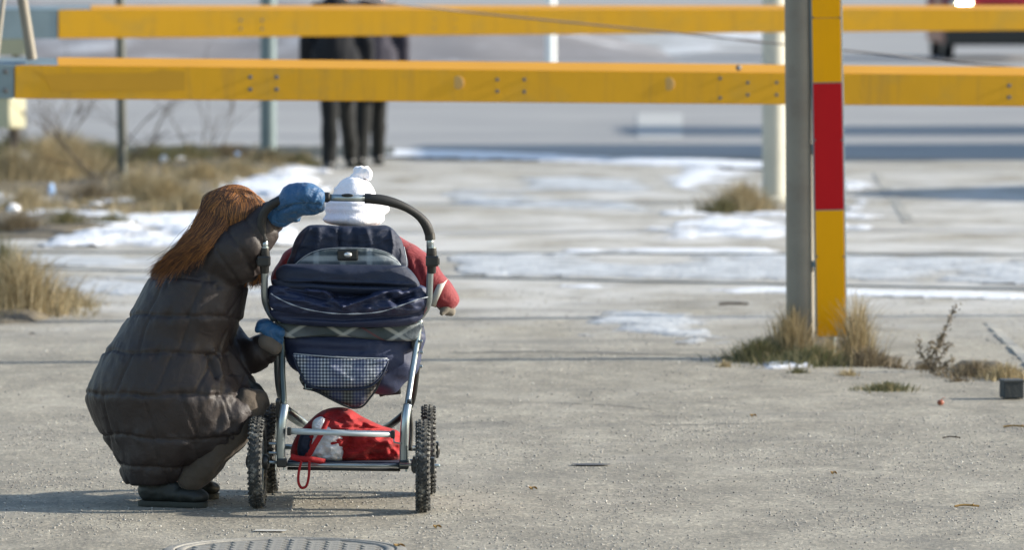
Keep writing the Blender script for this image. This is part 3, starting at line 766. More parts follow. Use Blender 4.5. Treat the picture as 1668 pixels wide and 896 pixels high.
# verge tufts: many, spread over the verge
vt = [(20, 300, 60, 75, 420, m_straw2), (75, 295, 50, 85, 420, m_straw), (120, 285, 55, 80, 420, m_straw2), (45, 345, 60, 50, 300, m_straw2),
      (165, 270, 55, 50, 380, m_green), (250, 268, 60, 40, 420, m_green), (305, 265, 60, 38, 420, m_green), (370, 262, 60, 34, 380, m_litter),
      (225, 320, 50, 55, 360, m_straw2), (270, 335, 55, 60, 420, m_straw), (315, 345, 40, 45, 300, m_straw2), (330, 300, 50, 45, 380, m_straw),
      (385, 290, 55, 36, 360, m_straw2), (440, 270, 55, 36, 360, m_straw), (490, 270, 40, 26, 220, m_green), (150, 330, 55, 40, 260, m_litter),
      (20, 262, 60, 60, 300, m_green), (95, 258, 60, 60, 300, m_straw2), (110, 372, 40, 36, 180, m_green), (30, 378, 50, 40, 220, m_litter),
      (185, 368, 34, 28, 140, m_green), (420, 250, 60, 20, 240, m_green)]
where = ['behind the leftmost litter', 'below the cream box', 'right of the cream box', 'above the blue litter', 'left of the thin post foot', 'right of the thin post', 'near the white ball',
         'below the pale blue pole, left of it', 'just behind the thin post foot', 'in front of the thin post, right of it', 'nearest the snow strip', 'above the woman, middle of the verge',
         'left of the snow by the walkers', 'at the pale blue pole foot', 'at the walkers end of the verge', 'among the scattered snow', 'at the far left behind the cream box', 'at the road side left of the thin post',
         'in the snow left of the woman', 'at the left edge above the rails', 'small, in the snow strip', 'on the kerb behind the pale blue pole']
kindname = {m_straw: 'pale straw', m_straw2: 'ochre straw', m_green: 'olive green', m_litter: 'brown withered'}
for (x, y, r_, h_, n_, mt), wh in zip(vt, where):
    tuft(x, y, r_, h_, int(n_*2.2), mt, kindname[mt] + ' verge grass tuft ' + wh, .42, .0055, 'grass tufts on the left verge')
# bare shrubs
def shrub(x, y, hpx, n, label, spread=.5, seed=1, name='bare_shrub', thick=.008):
    random.seed(seed); b0 = G(x, y); k = b0.y/FPX; H_ = hpx*k
    root = empty(name, b0, label, 'shrub')
    def grow(m, p, d, L, rr, lev):
        pts = [p]
        for i in range(4):
            d = (d + Vector((random.gauss(0, .16), random.gauss(0, .16), random.gauss(.02, .1)))).normalized(); pts.append(pts[-1] + d*L/4)
        m.tube(pts, lambda t: rr*(1-.55*t), 5)
        if lev:
            for _ in range(3):
                q = random.randint(1, 4); nd = (d + Vector((random.gauss(0, .5), random.gauss(0, .5), random.gauss(.1, .25)))).normalized()
                grow(m, pts[q], nd, L*random.uniform(.4, .7), rr*.5, lev-1)
    for _ in range(n):
        m = MB(); d = Vector((random.gauss(0, spread), random.gauss(0, spread*.5), 1)).normalized()
        grow(m, b0 + Vector((random.gauss(0, .08), random.gauss(0, .08), -.02)), d, H_*random.uniform(.6, 1), thick, 2)
        m.build('stem', m_twig, root)
    return root
shrub(80, 285, 215, 5, 'bare dark shrub below the nearer beam at the far left', .45, 11)
shrub(165, 300, 190, 4, 'bare twiggy shrub leaning across the thin post', .6, 5)
shrub(330, 262, 150, 5, 'thin bare twigs right of the thin post before the road', .6, 21, thick=.006)
shrub(250, 255, 160, 3, 'sparse bare twigs just right of the thin post', .7, 31, thick=.006)
# seeding weed
random.seed(4)
b0 = G(1525, 606); k = b0.y/FPX
t_ = empty('weed', b0, 'upright seeding weed with bare stems right of the marker board', 'weed')
for (tx, ty, sz) in ((1557, 500, 1), (1535, 548, .8), (1548, 560, .7), (1497, 552, .5), (1518, 556, .6), (1552, 585, .6)):
    a_ = P(1522+random.uniform(-6, 6), 606, b0.y); e = P(tx, ty, b0.y + random.uniform(-.05, .05)); mid = a_.lerp(e, .5) + Vector((-.02, 0, -.01))
    m = MB(); m.tube([a_, mid, e], lambda t: .0032*(1-.5*t), 5, smooth=4); st = m.build('stem', m_twig, t_)
    sm = MB(); pts = cr([a_, mid, e], 12)
    for i, p in enumerate(pts[8:]):
        for _ in range(int(5*sz)):
            q = p + Vector((random.gauss(0, .009), random.gauss(0, .009), random.gauss(0, .006)))
            sm.ell(q, (.003, .003, .007), Matrix.Rotation(random.uniform(-1, 1), 3, 'Y'), 5, 4)
    so_ = sm.build('seed_head', m_litter, st)
random.seed(8)
m = MB(); vp = [tuple(G(a_, b_)[:2]) for a_, b_ in [(-120, 240), (300, 240), (510, 256), (500, 275), (400, 292), (350, 330), (250, 362), (100, 370), (-120, 380)]]
cnt = 0
while cnt < 9000:
    x, y = random.uniform(-6.5, -1.2), random.uniform(38, 58)
    if not inpoly(x, y, vp) or noise.noise(Vector((x*1.1, y*.5, 2))) < -.12: continue
    blades(m, (x, y), .05, .13 + .08*noise.noise(Vector((x*.7, y*.3, 9))), 3, .6, .0055); cnt += 3
tag(m.build('verge_grass', m_straw), 'short dry grass covering the left verge', kind='stuff')

# ------------------------------------------------------------------ small ground objects
def crumple(x, y, s, mat, name, label, cat, sq=(1, 1, .8), seed=0):
    b0 = G(x, y); s *= .75; m = MB(); m.ell((0, 0, 0), (s, s, s), seg=16, ring=12); 
    vs = []
    for v in m.v:
        v = Vector(v); nn = noise.noise(v*(1.8/s)+Vector((seed, 0, 0)))*.45 + noise.noise(v*(4/s)+Vector((seed, 3, 0)))*.25
        v = v*(1+nn); vs.append((v.x*sq[0], v.y*sq[1], v.z*sq[2]))
    zmin = min(v[2] for v in vs); m.v = [(a, b, c-zmin) for a, b, c in vs]
    o = m.build(name, mat); o.location = b0 + Vector((0, -.25, .05)); return tag(o, label, cat)
crumple(270, 272, .045, m_litterw, 'plastic_bag', 'round crumpled white bag in the weeds right of the thin post', 'litter', seed=1)
crumple(297, 268, .035, m_litterw, 'paper_scrap', 'smaller pale scrap beside the round white bag', 'litter', (1.4, 1, .5), 2)
crumple(88, 328, .042, m_litterb, 'plastic_bottle', 'pale blue crushed bottle in the weeds at the left', 'litter', (.8, .8, 1.3), 3)
crumple(27, 358, .055, m_litterw, 'plastic_bag', 'torn white bag at the left edge above the rails', 'litter', (1, 1, .8), 4)
crumple(388, 262, .03, m_litterb, 'paper_scrap', 'pale violet scrap near the pale blue pole', 'litter', (1, 1, .8), 5)
crumple(40, 275, .10, m_litterw, 'plastic_bag', 'large pale bag behind the weeds under the cream box', 'litter', (1.3, 1, .6), 6)
crumple(64, 262, .05, M('pale_green_litter', (.42, .62, .55), .5), 'paper_scrap', 'pale green scrap on top of the weeds at the left', 'litter', (1.2, 1, .7), 7)
crumple(160, 345, .04, m_litterw, 'paper_scrap', 'white scrap on the patchy snow of the verge', 'litter', (1.6, 1, .5), 8)
# dark block at right edge
b0 = G(1648, 650); t_ = empty('paving_block', b0, 'small dark grey block at the right edge of the asphalt', 'block')
MB().box((b0.x, b0.y, .040), (.088, .09, .072), Matrix.Rotation(.15, 3, 'Z'), .006).build('block', M('dark_grey_block', (.035, .04, .04), .8, 0, .3, 20, .002, 60), t_)
MB().box((b0.x, b0.y, .079), (.094, .096, .010), Matrix.Rotation(.15, 3, 'Z'), .003).build('rim', M('dark_grey_rim', (.05, .055, .055), .7, 0, .3, 20), t_)
b0 = G(1532, 661); m = MB().ell((0, 0, .013), (.015, .014, .012)); m.tube([(0, 0, .022), (.008, 0, .03), (.018, 0, .033)], .0015, 5)
o = m.build('crab_apple', m_berry, None, True); o.location = b0; tag(o, 'small red brown crab apple lying on the asphalt', 'fruit')
def twig(x, y, L, ang, label, mat=m_leaf, th=.004):
    b0 = G(x, y); m = MB(); d = Vector((math.cos(ang), math.sin(ang), 0))
    m.tube([d*-L/2+Vector((0, 0, .006)), d*-L*.1+Vector((0, .006, .010)), d*L/2+Vector((0, 0, .006))], th, 6, smooth=3)
    m.tube([d*L*.1+Vector((0, 0, .008)), d*L*.25+Vector((.0, -.02, .014))], th*.6, 5)
    o = m.build('twig', mat); o.location = b0; tag(o, label, 'twig')
twig(1575, 828, .085, .1, 'ochre twig on the asphalt at the lower right')
twig(1655, 698, .10, -.1, 'short twig at the right edge of the asphalt')
twig(1550, 716, .07, .05, 'thin brown twig below the crab apple', m_twig, .003)
twig(1195, 497, .16, .1, 'dark stick on the ice left of the grey post', m_twig, .008)
def leaf(x, y, s, label, mat=m_leaf, rz=0.3):
    b0 = G(x, y); m = MB(); n = 12; vs = [(0, 0, .012)]
    for i in range(n):
        a_ = 2*PI*i/n; rr = s*(1+.25*math.cos(2*a_)+.12*math.cos(5*a_)); vs.append((rr*math.cos(a_), rr*.7*math.sin(a_), .004+.010*abs(math.sin(a_*1.5))))
    m.add(vs, [(0, 1+i, 1+(i+1) % n) for i in range(n)]); m.add([(a, b, c-.0025) for a, b, c in vs], [(0, 1+(i+1) % n, 1+i) for i in range(n)])
    o = m.build('leaf', mat, None, True); o.location = b0; o.rotation_euler.z = rz; tag(o, label, 'leaf')
m_oleaf = M('orange_dead_leaf', (.55, .24, .06), .7, 0, .3, 40)
leaf(1410, 596, .022, 'orange leaf at the foot of the dry weeds by the post', m_oleaf)
leaf(52, 512, .03, 'orange brown leaf in the straw tuft at the left', m_oleaf)
leaf(1227, 680, .012, 'tiny ochre leaf right of centre on the asphalt')
leaf(712, 862, .012, 'tiny tan leaf between manhole and right wheel')
leaf(650, 893, .016, 'yellow leaf on the right rim of the manhole cover')
leaf(868, 799, .013, 'tiny ochre leaf right of the pram')
leaf(52, 546, .012, 'dark small leaf at the left below the straw tuft', m_twig)
leaf(1358, 774, .010, 'tiny ochre leaf at the lower right')
# shallow hole / damp stain
o = MB().lathe([(.075, .005), (.07, .006), (0, .006)], (0, 0, 0), 'Z', 24).build('damp_stain', M('damp_dark_asphalt', (.06, .062, .066), .75, 0, .2, 30))
o.location = G(962, 759); o.scale = (1, .5, 1); tag(o, 'small dark damp patch in the asphalt', kind='structure')
q = G(440, 867); o = MB().add([(q.x-.055, q.y-.02, .005), (q.x+.05, q.y-.03, .005), (q.x+.055, q.y+.02, .005), (q.x-.045, q.y+.03, .005)], [(0, 1, 2, 3)]).build('paint_mark', M('faded_white_mark', (.42, .41, .37), .8, 0, .2, 20))
tag(o, 'short faded white paint mark by the manhole', kind='structure')
# #PRAM
def px3(pts, dd=None):      # list of (x, y[, dd]) -> world points at the pram
    return [S(p[0], p[1], p[2] if len(p) > 2 else dd) for p in pts]
gl, gr, fl, fr = G(420, 828), G(689, 835), G(441, 803), G(698, 806)
ctr = (gl+gr+fl+fr)/4
pram = empty('pram', Vector((ctr.x, ctr.y, 0)), 'navy and plaid pram with knobbly tyres seen from behind, child sitting in it', 'pram')
WR = .158
def lb(mb, name, mat, parent, loc=(0, 0, 0), smooth=False):
    o = mb.build(name, mat, None, smooth); o.parent = parent; o.location = loc; return o
# wheels
def make_wheel():
    w_ = lb(MB().lathe([(.012, -.040), (.020, -.038), (.026, -.030), (.026, -.02), (.014, -.015), (.014, .015), (.026, .02), (.026, .030), (.020, .038), (.012, .040)], (0, 0, 0), 'X', 20), 'wheel', m_blackp, pram, smooth='auto')
    tm = MB(); prof = [(WR-.050, -.012), (WR-.046, -.022), (WR-.030, -.0265), (WR-.014, -.024), (WR-.007, -.016), (WR-.0055, 0), (WR-.007, .016), (WR-.014, .024), (WR-.030, .0265), (WR-.046, .022), (WR-.050, .012), (WR-.050, -.012)]
    prof = [(a_, b_*.88) for a_, b_ in prof]; tm.lathe(prof, (0, 0, 0), 'X', 64)
    nk = 46
    for i in range(nk):
        for sgn in (-1, 1):
            rot = Matrix.Rotation(2*PI*(i + (.5 if sgn > 0 else 0))/nk, 3, 'X')
            for off, size, tw in (((sgn*.0085, 0, WR-.0035), (.0125, .0062, .0065), Matrix.Rotation(.7*sgn, 3, 'Z')), ((sgn*.0195, .006, WR-.0105), (.008, .0080, .011), Matrix.Rotation(sgn*.55, 3, 'Y'))):
                b_ = MB().box((0, 0, 0), size, tw); tm.add([rot @ (Vector(v) + Vector(off)) for v in b_.v], b_.f)
    lb(tm, 'tyre', m_rubber, w_)
    lb(MB().lathe([(WR-.060, -.013), (WR-.046, -.015), (WR-.044, -.011), (WR-.052, -.004), (WR-.052, .004), (WR-.044, .011), (WR-.046, .015), (WR-.060, .013), (WR-.060, -.013)], (0, 0, 0), 'X', 48), 'rim', m_steel, w_, smooth='auto')
    for i in range(12):
        a_ = 2*PI*i/12; s1 = .016*(1 if i % 2 else -1)
        lb(MB().tube([(s1, math.cos(a_)*.018, math.sin(a_)*.018), (0, math.cos(a_+.12)*(WR-.056), math.sin(a_+.12)*(WR-.056))], .0017, 5), 'spoke', m_steel, w_)
    return w_
wh0 = make_wheel()
for i, gpt in enumerate((gl, gr, fl, fr)):
    w_ = wh0 if i == 0 else wh0.copy()
    if i:
        COL.objects.link(w_); w_.parent = pram
        for ch in wh0.children:
            c_ = ch.copy(); COL.objects.link(c_); c_.parent = w_
    w_.location = Vector((gpt.x, gpt.y, WR)) - wl(pram); w_.rotation_euler = (i*.4, 0, (-.03, .015, -.02, .03)[i])
def dd_(p): return p.y - D0
dl, dr, dfl, dfr = dd_(gl), dd_(gr), dd_(fl), dd_(fr)
# handlebar
MB().tube(px3([(446, 520, .10), (436, 503, .05), (431, 485, .0), (431, 455, -.03), (431, 430, -.045)]), .0115, 14, smooth=6).build('handle_tube', m_steel, pram, True)
MB().tube(px3([(672, 528, .10), (690, 510, .05), (698, 492, .0), (700, 460, -.03), (701, 436, -.045)]), .0115, 14, smooth=6).build('handle_tube', m_steel, pram, True)
for x, y in ((431, 402), (700.5, 398)):
    MB().tube(px3([(x, y-14, -.06), (x, y+6, -.06)]), .0125, 14).build('handle_stub', m_steel, pram, True)
MB().tube(px3([(431, 392, -.06), (426, 372, -.07), (428, 352, -.08), (437, 338, -.09), (452, 328, -.10), (478, 322, -.105), (510, 320.5, -.11), (537, 321, -.11)]), .0155, 16, smooth=6).build('foam_grip', m_foam, pram, True)
MB().tube(px3([(595, 323, -.11), (625, 326, -.105), (655, 335, -.095), (680, 350, -.08), (694, 366, -.07), (700, 382, -.06)]), lambda t: .0155 + .002*math.sin(t*9), 16, smooth=6).build('foam_grip', m_foam, pram, True)
MB().tube(px3([(700, 380, -.06), (701, 391, -.06)]), .0175, 16).build('grip_end', m_blackp, pram, 'auto')
MB().tube(px3([(530, 321.5, -.11), (602, 323, -.11)]), .0120, 16).build('centre_bar', m_steel, pram, True)
for x in (530, 599): MB().tube(px3([(x-5, 321+(x > 560)*2, -.11), (x+5, 321.3+(x > 560)*2, -.11)]), .0172, 16).build('collar', m_blackp, pram, 'auto')
MB().ell(S(566, 318, -.122), (.021, .006, .006)).build('release_button', m_blackp, pram, True)
for x, sg in ((431, -1), (703, 1)):
    j = MB().tube(px3([(x, 404, -.06), (x, 416, -.06), (x, 424, -.055), (x, 444, -.045)]), lambda t: (.017, .0185, .0175, .015)[min(3, int(t*4))], 14).build('joint_housing', m_blackp, pram, 'auto')
    MB().box(S(x+sg*1, 425, -.065), (.044, .05, .036), bev=.006).build('joint_block', m_blackp, j)
    MB().tube([S(x+sg*8, 426, -.065), S(x+sg*13, 426, -.065)], .011, 10).build('joint_knob', m_blackp, j, 'auto')
    MB().tube([S(x, 402, -.06), S(x, 407, -.06)], .0155, 12).build('joint_ring', m_steel, j, 'auto')
# rear and front legs of the frame
MB().tube(px3([(452, 505, .10), (459, 560, .10), (460, 610, .06), (462, 650, .03), (459, 680, .01)]),   .0105, 14, smooth=5).build('rear_leg', M('shaded_greenish_steel', (.09, .11, .10), .32, .7, .1, 20), pram, True)  # left leg has shade put into its steel colour; right leg stays plain
MB().tube(px3([(684, 520, .12), (679, 560, .11), (671, 610, .08), (665, 650, .04), (660, 680, .01)]),   .0105, 14, smooth=5).build('rear_leg', m_steel, pram, True)
MB().tube(px3([(464, 660, .01), (461, 678, -.005), (458, 700, -.01), (457, 725, -.005), (458, 752, .0)]), .0152, 16, smooth=5).build('suspension_tube', m_steel, pram, True)
MB().tube(px3([(664, 660, .01), (661, 678, -.005), (659, 700, -.01), (658, 725, -.005), (658, 755, .0)]), .0152, 16, smooth=5).build('suspension_tube', m_steel, pram, True)
MB().tube(px3([(452, 555, .16), (452, 600, .20), (456, 640, .28), (466, 672, .40), (486, 688, .50), (498, 692, .56)]), .0125, 12, smooth=5).build('front_leg', m_steel, pram, True)
MB().tube(px3([(682, 520, .16), (681, 560, .20), (677, 610, .25), (668, 660, .35), (640, 690, .50), (610, 706, .58)]), .0125, 12, smooth=5).build('front_leg', m_blackp, pram, True)
MB().tube(px3([(470, 668, .30), (497, 690, .48), (530, 712, .62)]), .0105, 12).build('cross_strut', m_steel, pram, True)
MB().tube(px3([(668, 668, .30), (636, 692, .48), (600, 712, .62)]), .0105, 12).build('cross_strut', m_blackp, pram, True)
MB().tube([S(441, 728, dfl), S(698, 731, dfr)], .010, 12).build('front_axle', m_steel, pram, True)
MB().tube([S(406, 752, dl), S(466, 754.5, (dl+0)/2)], .0055, 10).build('axle_stub', m_steel, pram, True)
MB().tube([S(652, 757, dr/2), S(716, 759, dr)], .0055, 10).build('axle_stub', m_steel, pram, True)
MB().tube([S(462, 757, .0), S(660, 759.5, .0)], .0068, 12).build('rear_axle_tube', m_steel, pram, True)
MB().tube([S(468, 763.5, .01), S(652, 766, .01)], .0058, 10).build('axle_underbar', m_blackp, pram, True)
MB().tube([S(474, 703, -.02), S(640, 708, -.02)], .0108, 14).build('brake_bar', m_palebar, pram, True)
for x, y in ((471, 703), (640, 708)):
    MB().box(S(x, y, -.02), (.014, .03, .027), bev=.004).build('brake_bar_cap', m_blackp, pram)
MB().tube(px3([(641, 712, -.02), (642, 721, -.02), (652, 723, -.02)]), .0032, 8).build('brake_wire', m_steel, pram, True)
for x, y in ((407, 750), (676, 757), (711, 733), (704, 759)):
    dd = {407: dl, 676: dr, 711: dfr, 704: dr+.0}[x]
    MB().box(S(x, y, dd), (.016, .05, .056), bev=.004).build('axle_cap', m_blackp, pram)
for x, y in ((459, 754), (658, 757)):
    b_ = MB().box(S(x, y, 0), (.034, .05, .030), bev=.005).build('axle_clamp', m_blackp, pram)
    MB().tube([S(x+4, y+8, -.01), S(x+4, y+12, -.01)], .004, 8).build('screw', m_steel, b_)
for x, y, sg in ((438, 723, 1), (438, 738, 1), (668, 750, 1)):
    MB().tube([S(x, y, 0), S(x+17, y+.5, 0)], .0042, 8).build('axle_rod', m_steel, pram)
for x, y in ((453, 665), (667, 665)):
    MB().box(S(x, y, .03), (.016, .05, .06), Matrix.Rotation(.15, 3, 'X'), .004).build('spring_bracket', m_blackp, pram)
    MB().tube(px3([(x, 668, .04), (x+3, 700, .05), (x+1, 735, .04)]), .0075, 10, smooth=4).build('spring_strut', m_blackp, pram, True)
for x, y in ((452, 572), (683, 556), (684, 574), (683, 597)):
    MB().lathe([(.006, 0), (.006, .01), (0, .012)], S(x, y, .1), 'X', 8).build('rivet', m_steel, pram)
MB().box(S(449, 556, .12), (.055, .06, .10), bev=.012).build('hinge_housing', m_blackp, pram)
MB().box(S(678, 545, .14), (.035, .06, .10), bev=.012).build('hinge_housing', m_blackp, pram)
MB().box(S(640, 636, .25), (.055, .05, .03), Matrix.Rotation(-.1, 3, 'Y'), .005).build('seat_bracket', m_blackp, pram)
MB().box(S(629, 640, .22), (.05, .03, .016), Matrix.Rotation(-.3, 3, 'Y'), .004).build('strap_end', m_blackp, pram)
# carry tub and its cloth
inflate('tub', m_navy, pram, [(452, 540), (560, 532), (683, 538), (687, 575), (680, 606), (660, 624), (640, 642), (600, 640), (520, 618), (478, 602), (462, 575)], .18, .10, .42,
        [([(600, 560), (588, 600), (600, 640)], 7, .008), ([(618, 550), (606, 590)], 4, .010), ([(640, 548), (690, 580)], 24, -.02), ([(470, 566), (590, 572)], 5, -.008)], wr=.008, ws=38, c=(580, 580))
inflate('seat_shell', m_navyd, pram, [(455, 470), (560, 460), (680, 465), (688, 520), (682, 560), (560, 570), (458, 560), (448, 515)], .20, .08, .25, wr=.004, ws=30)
inflate('plaid_band', m_plaidd, pram, [(452, 527), (500, 528), (570, 529), (640, 531), (686, 527), (683, 541), (676, 554), (650, 556), (600, 553), (560, 549), (500, 549), (470, 551), (458, 543)], .095, .030, .08, wr=.004, ws=24, c=(566, 540))
inflate('hood_fold', m_navy, pram, [(441, 505), (500, 506), (570, 508), (640, 508), (694, 500), (690, 514), (676, 526), (640, 533), (560, 533), (490, 530), (455, 524)], .045, .060, .14,
        [([(450, 515), (560, 522), (680, 513)], 3.5, -.012)], wr=.006, ws=26, c=(566, 518))
inflate('hood_fabric', m_navy, pram, [(436, 470), (446, 464), (480, 462), (520, 466), (560, 472), (610, 464), (660, 462), (690, 466), (698, 480), (694, 499), (670, 512), (620, 517), (540, 518), (480, 513), (445, 504), (437, 488)], .015, .075, .16,
        [([(500, 474), (530, 476), (545, 492), (558, 500)], 3.2, .030), ([(558, 500), (590, 490), (625, 477), (650, 475)], 3.6, .030), ([(545, 483), (572, 484), (600, 478)], 6, -.045),
         ([(632, 480), (645, 492)], 4, -.03), ([(645, 490), (672, 480)], 4, -.026), ([(640, 483), (665, 476)], 3.5, .018), ([(455, 486), (500, 492), (530, 500)], 4, .014), ([(600, 505), (650, 500), (690, 487)], 5, .012), ([(470, 474), (500, 480), (530, 488)], 3.5, -.014)], wr=.016, ws=17, rings=40, k=14, c=(566, 490))
pp = [(441, 478, -.055), (450, 484, -.068), (470, 494, -.08), (500, 504, -.088), (540, 510.5, -.09), (580, 511.5, -.09), (620, 508, -.088), (655, 497, -.08), (680, 488, -.068), (697, 484, -.045)]
MB().tube(px3(pp), lambda t: .0017 + .0008*math.sin(t*60), 8, smooth=8).build('piping', m_piping, pram, True)
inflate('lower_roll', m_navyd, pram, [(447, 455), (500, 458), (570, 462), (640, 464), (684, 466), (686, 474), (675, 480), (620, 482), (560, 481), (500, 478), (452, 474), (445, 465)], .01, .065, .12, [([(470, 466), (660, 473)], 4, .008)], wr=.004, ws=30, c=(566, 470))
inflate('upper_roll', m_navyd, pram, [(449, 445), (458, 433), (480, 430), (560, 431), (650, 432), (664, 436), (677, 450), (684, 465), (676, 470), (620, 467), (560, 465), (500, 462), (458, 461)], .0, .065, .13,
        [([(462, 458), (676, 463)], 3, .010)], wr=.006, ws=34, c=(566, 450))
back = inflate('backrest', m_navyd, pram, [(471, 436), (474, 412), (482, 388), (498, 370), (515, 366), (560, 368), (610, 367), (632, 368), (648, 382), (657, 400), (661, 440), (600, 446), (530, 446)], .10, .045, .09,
        [([(552, 367), (553, 410)], 2.2, -.012), ([(595, 368), (606, 410)], 5, .010), ([(575, 370), (578, 400)], 5, -.008), ([(637, 372), (640, 400), (636, 430)], 2.2, .012), ([(503, 372), (484, 410), (477, 436)], 4, .010), ([(520, 372), (515, 405)], 6, .006)], wr=.006, ws=18, p=5, rings=34, k=12, c=(566, 408))
inflate('plaid_panel', m_plaid, pram, [(477, 437), (492, 421), (515, 409), (545, 404.5), (585, 404.5), (615, 407), (640, 418), (653, 436), (610, 442), (530, 442)], .05, .024, .04, wr=.002, ws=20, c=(566, 424), p=5)
MB().tube(px3([(476, 437, .042), (492, 420.5, .036), (515, 408.5, .032), (545, 404, .03), (585, 404, .03), (615, 406.5, .032), (641, 417.5, .038), (655, 437, .045)]), .0013, 8, smooth=6).build('piping', m_piping, pram, True)
MB().tube(px3([(661, 440, .07), (662, 425, .07), (658, 402, .075)]), .0018, 8, smooth=6).build('piping', m_piping, pram, True)
bd_ = MB().box(S(566.5, 415, .022), (.070, .014, .039), bev=.006).build('badge', m_blackp, pram)
MB().ell(S(566.5, 415, .014), (.0145, .007, .009)).build('badge_button', m_silverb, bd_, True)
# gingham pocket and mesh pouch below it
inflate('mesh_pouch', m_mesh, pram, [(492, 610), (560, 612), (628, 600), (622, 618), (612, 632), (600, 650), (590, 660), (578, 664), (566, 661), (540, 650), (515, 637), (496, 632)], .09, .025, .10, wr=.003, ws=14, c=(575, 630))
MB().tube(px3([(494, 633, .075), (515, 638, .07), (540, 651, .07), (566, 663, .07), (580, 665, .07), (592, 661, .07), (603, 648, .07), (614, 632, .072), (628, 596, .075)]), .0035, 8, smooth=5).build('pouch_edge', m_blackp, pram, True)
MB().tube(px3([(498, 622, .07), (497, 633, .07), (508, 634, .07), (510, 626, .07), (498, 622, .07)]), .0022, 6).build('pouch_ring', m_steel, pram, True)
inflate('gingham_pocket', m_ging, pram, [(479, 577), (520, 581), (570, 584), (629, 585), (631, 590), (624, 606), (610, 622), (590, 631), (550, 633), (515, 631), (498, 623), (488, 603), (481, 586)], .07, .030, .05,
        [([(500, 590), (620, 596)], 7, -.006), ([(540, 600), (570, 620)], 6, .006)], wr=.004, ws=26, c=(556, 605), rings=30)
MB().tube(px3([(478, 578, .07), (483, 596, .062), (490, 611, .06), (499, 625, .06), (515, 632.5, .06), (550, 635, .058), (592, 633, .06), (611, 624, .06), (625, 607, .062), (632, 589, .07)]), .0036, 8, smooth=5).build('pocket_edge', m_navyd, pram, True)
MB().tube(px3([(478, 576.5, .068), (520, 580, .055), (570, 583, .052), (631, 584.5, .068)]), .0024, 8, smooth=5).build('pocket_edge', m_piping, pram, True)
# shopping tray under the seat
tr = MB(); tr.v = [tuple(p) for p in px3([(468, 752, .02), (655, 754, .02), (648, 738, .48), (478, 737, .48), (468, 757, .02), (655, 759, .02), (648, 742, .48), (478, 741, .48)])]
tr.f = [(0, 1, 2, 3), (7, 6, 5, 4), (0, 4, 5, 1), (1, 5, 6, 2), (2, 6, 7, 3), (3, 7, 4, 0)]
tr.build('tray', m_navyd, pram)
# ------------------------------------------------------------------ red bag in the tray
bag = inflate('bag', m_redcloth, None, [(474, 745), (480, 715), (500, 690), (522, 671), (545, 664), (568, 666), (592, 680), (620, 693), (650, 704), (655, 725), (652, 748), (620, 754), (560, 755), (500, 753)], .17, .12, .16,
        [([(505, 680), (530, 690), (560, 700)], 5, .014), ([(560, 672), (590, 690), (615, 695)], 5, .022), ([(575, 680), (600, 697), (648, 700)], 3.5, -.020), ([(592, 735), (610, 722), (630, 720), (650, 742)], 4, .022), ([(605, 742), (640, 740)], 8, -.024), ([(540, 730), (545, 690)], 8, .012), ([(560, 740), (575, 705)], 6, -.010)], wr=.034, ws=20, c=(565, 715), rings=38, k=12)
bag.name = 'shoulder_bag'; tag(bag, 'bright red cloth bag with white lining showing, in the tray under the pram seat', 'bag')
inflate('white_bundle', m_whitecl, bag, [(506, 735), (508, 712), (520, 694), (540, 692), (556, 700), (562, 715), (560, 745), (552, 752), (525, 752), (508, 748)], .10, .075, .05, [([(540, 700), (538, 745)], 6, .008), ([(515, 700), (530, 740)], 4, -.008)], wr=.014, ws=12, c=(536, 724))
inflate('white_bundle', m_whitecl, bag, [(508, 695), (512, 684), (524, 679), (532, 688), (526, 702), (512, 706)], .09, .06, .03, wr=.008, ws=10)
inflate('bag_opening', m_navyd, bag, [(486, 742), (486, 718), (497, 700), (509, 705), (506, 728), (506, 745)], .09, .03, .02, wr=.004, ws=10)
def ribbon(name, pts, wdt, mat, par, th=.003):
    pts = cr([Vector(p) for p in pts], 7); m = MB(); vs = []
    for i, p in enumerate(pts):
        t = (pts[min(i+1, len(pts)-1)]-pts[max(i-1, 0)]).normalized(); sd = t.cross(Vector((0, 1, 0))).normalized()
        for a_, b_ in ((-1, -1), (1, -1), (1, 1), (-1, 1)): vs.append(p + sd*a_*wdt/2 + Vector((0, b_*th/2, 0)))
    n = len(pts); m.add(vs, [(i*4+k, i*4+(k+1) % 4, i*4+4+(k+1) % 4, i*4+4+k) for i in range(n-1) for k in range(4)] + [(0, 1, 2, 3), (n*4-1, n*4-2, n*4-3, n*4-4)])
    return m.build(name, mat, par, True)
ribbon('shoulder_strap', px3([(534, 684, -.01), (524, 706, -.02), (512, 726, -.02), (502, 745, .0)]), .018, m_redcloth, bag)
ribbon('shoulder_strap', px3([(474, 744, -.012), (488, 748, -.016), (508, 749, -.016), (530, 753, .0)]), .020, m_redcloth, bag)
ribbon('hanging_loop', px3([(491, 752, -.025), (487, 768, -.03), (486, 785, -.03), (491, 795, -.03), (499, 792, -.03), (503, 776, -.03), (504, 752, -.025)]), .0085, m_redcloth, bag, .012)

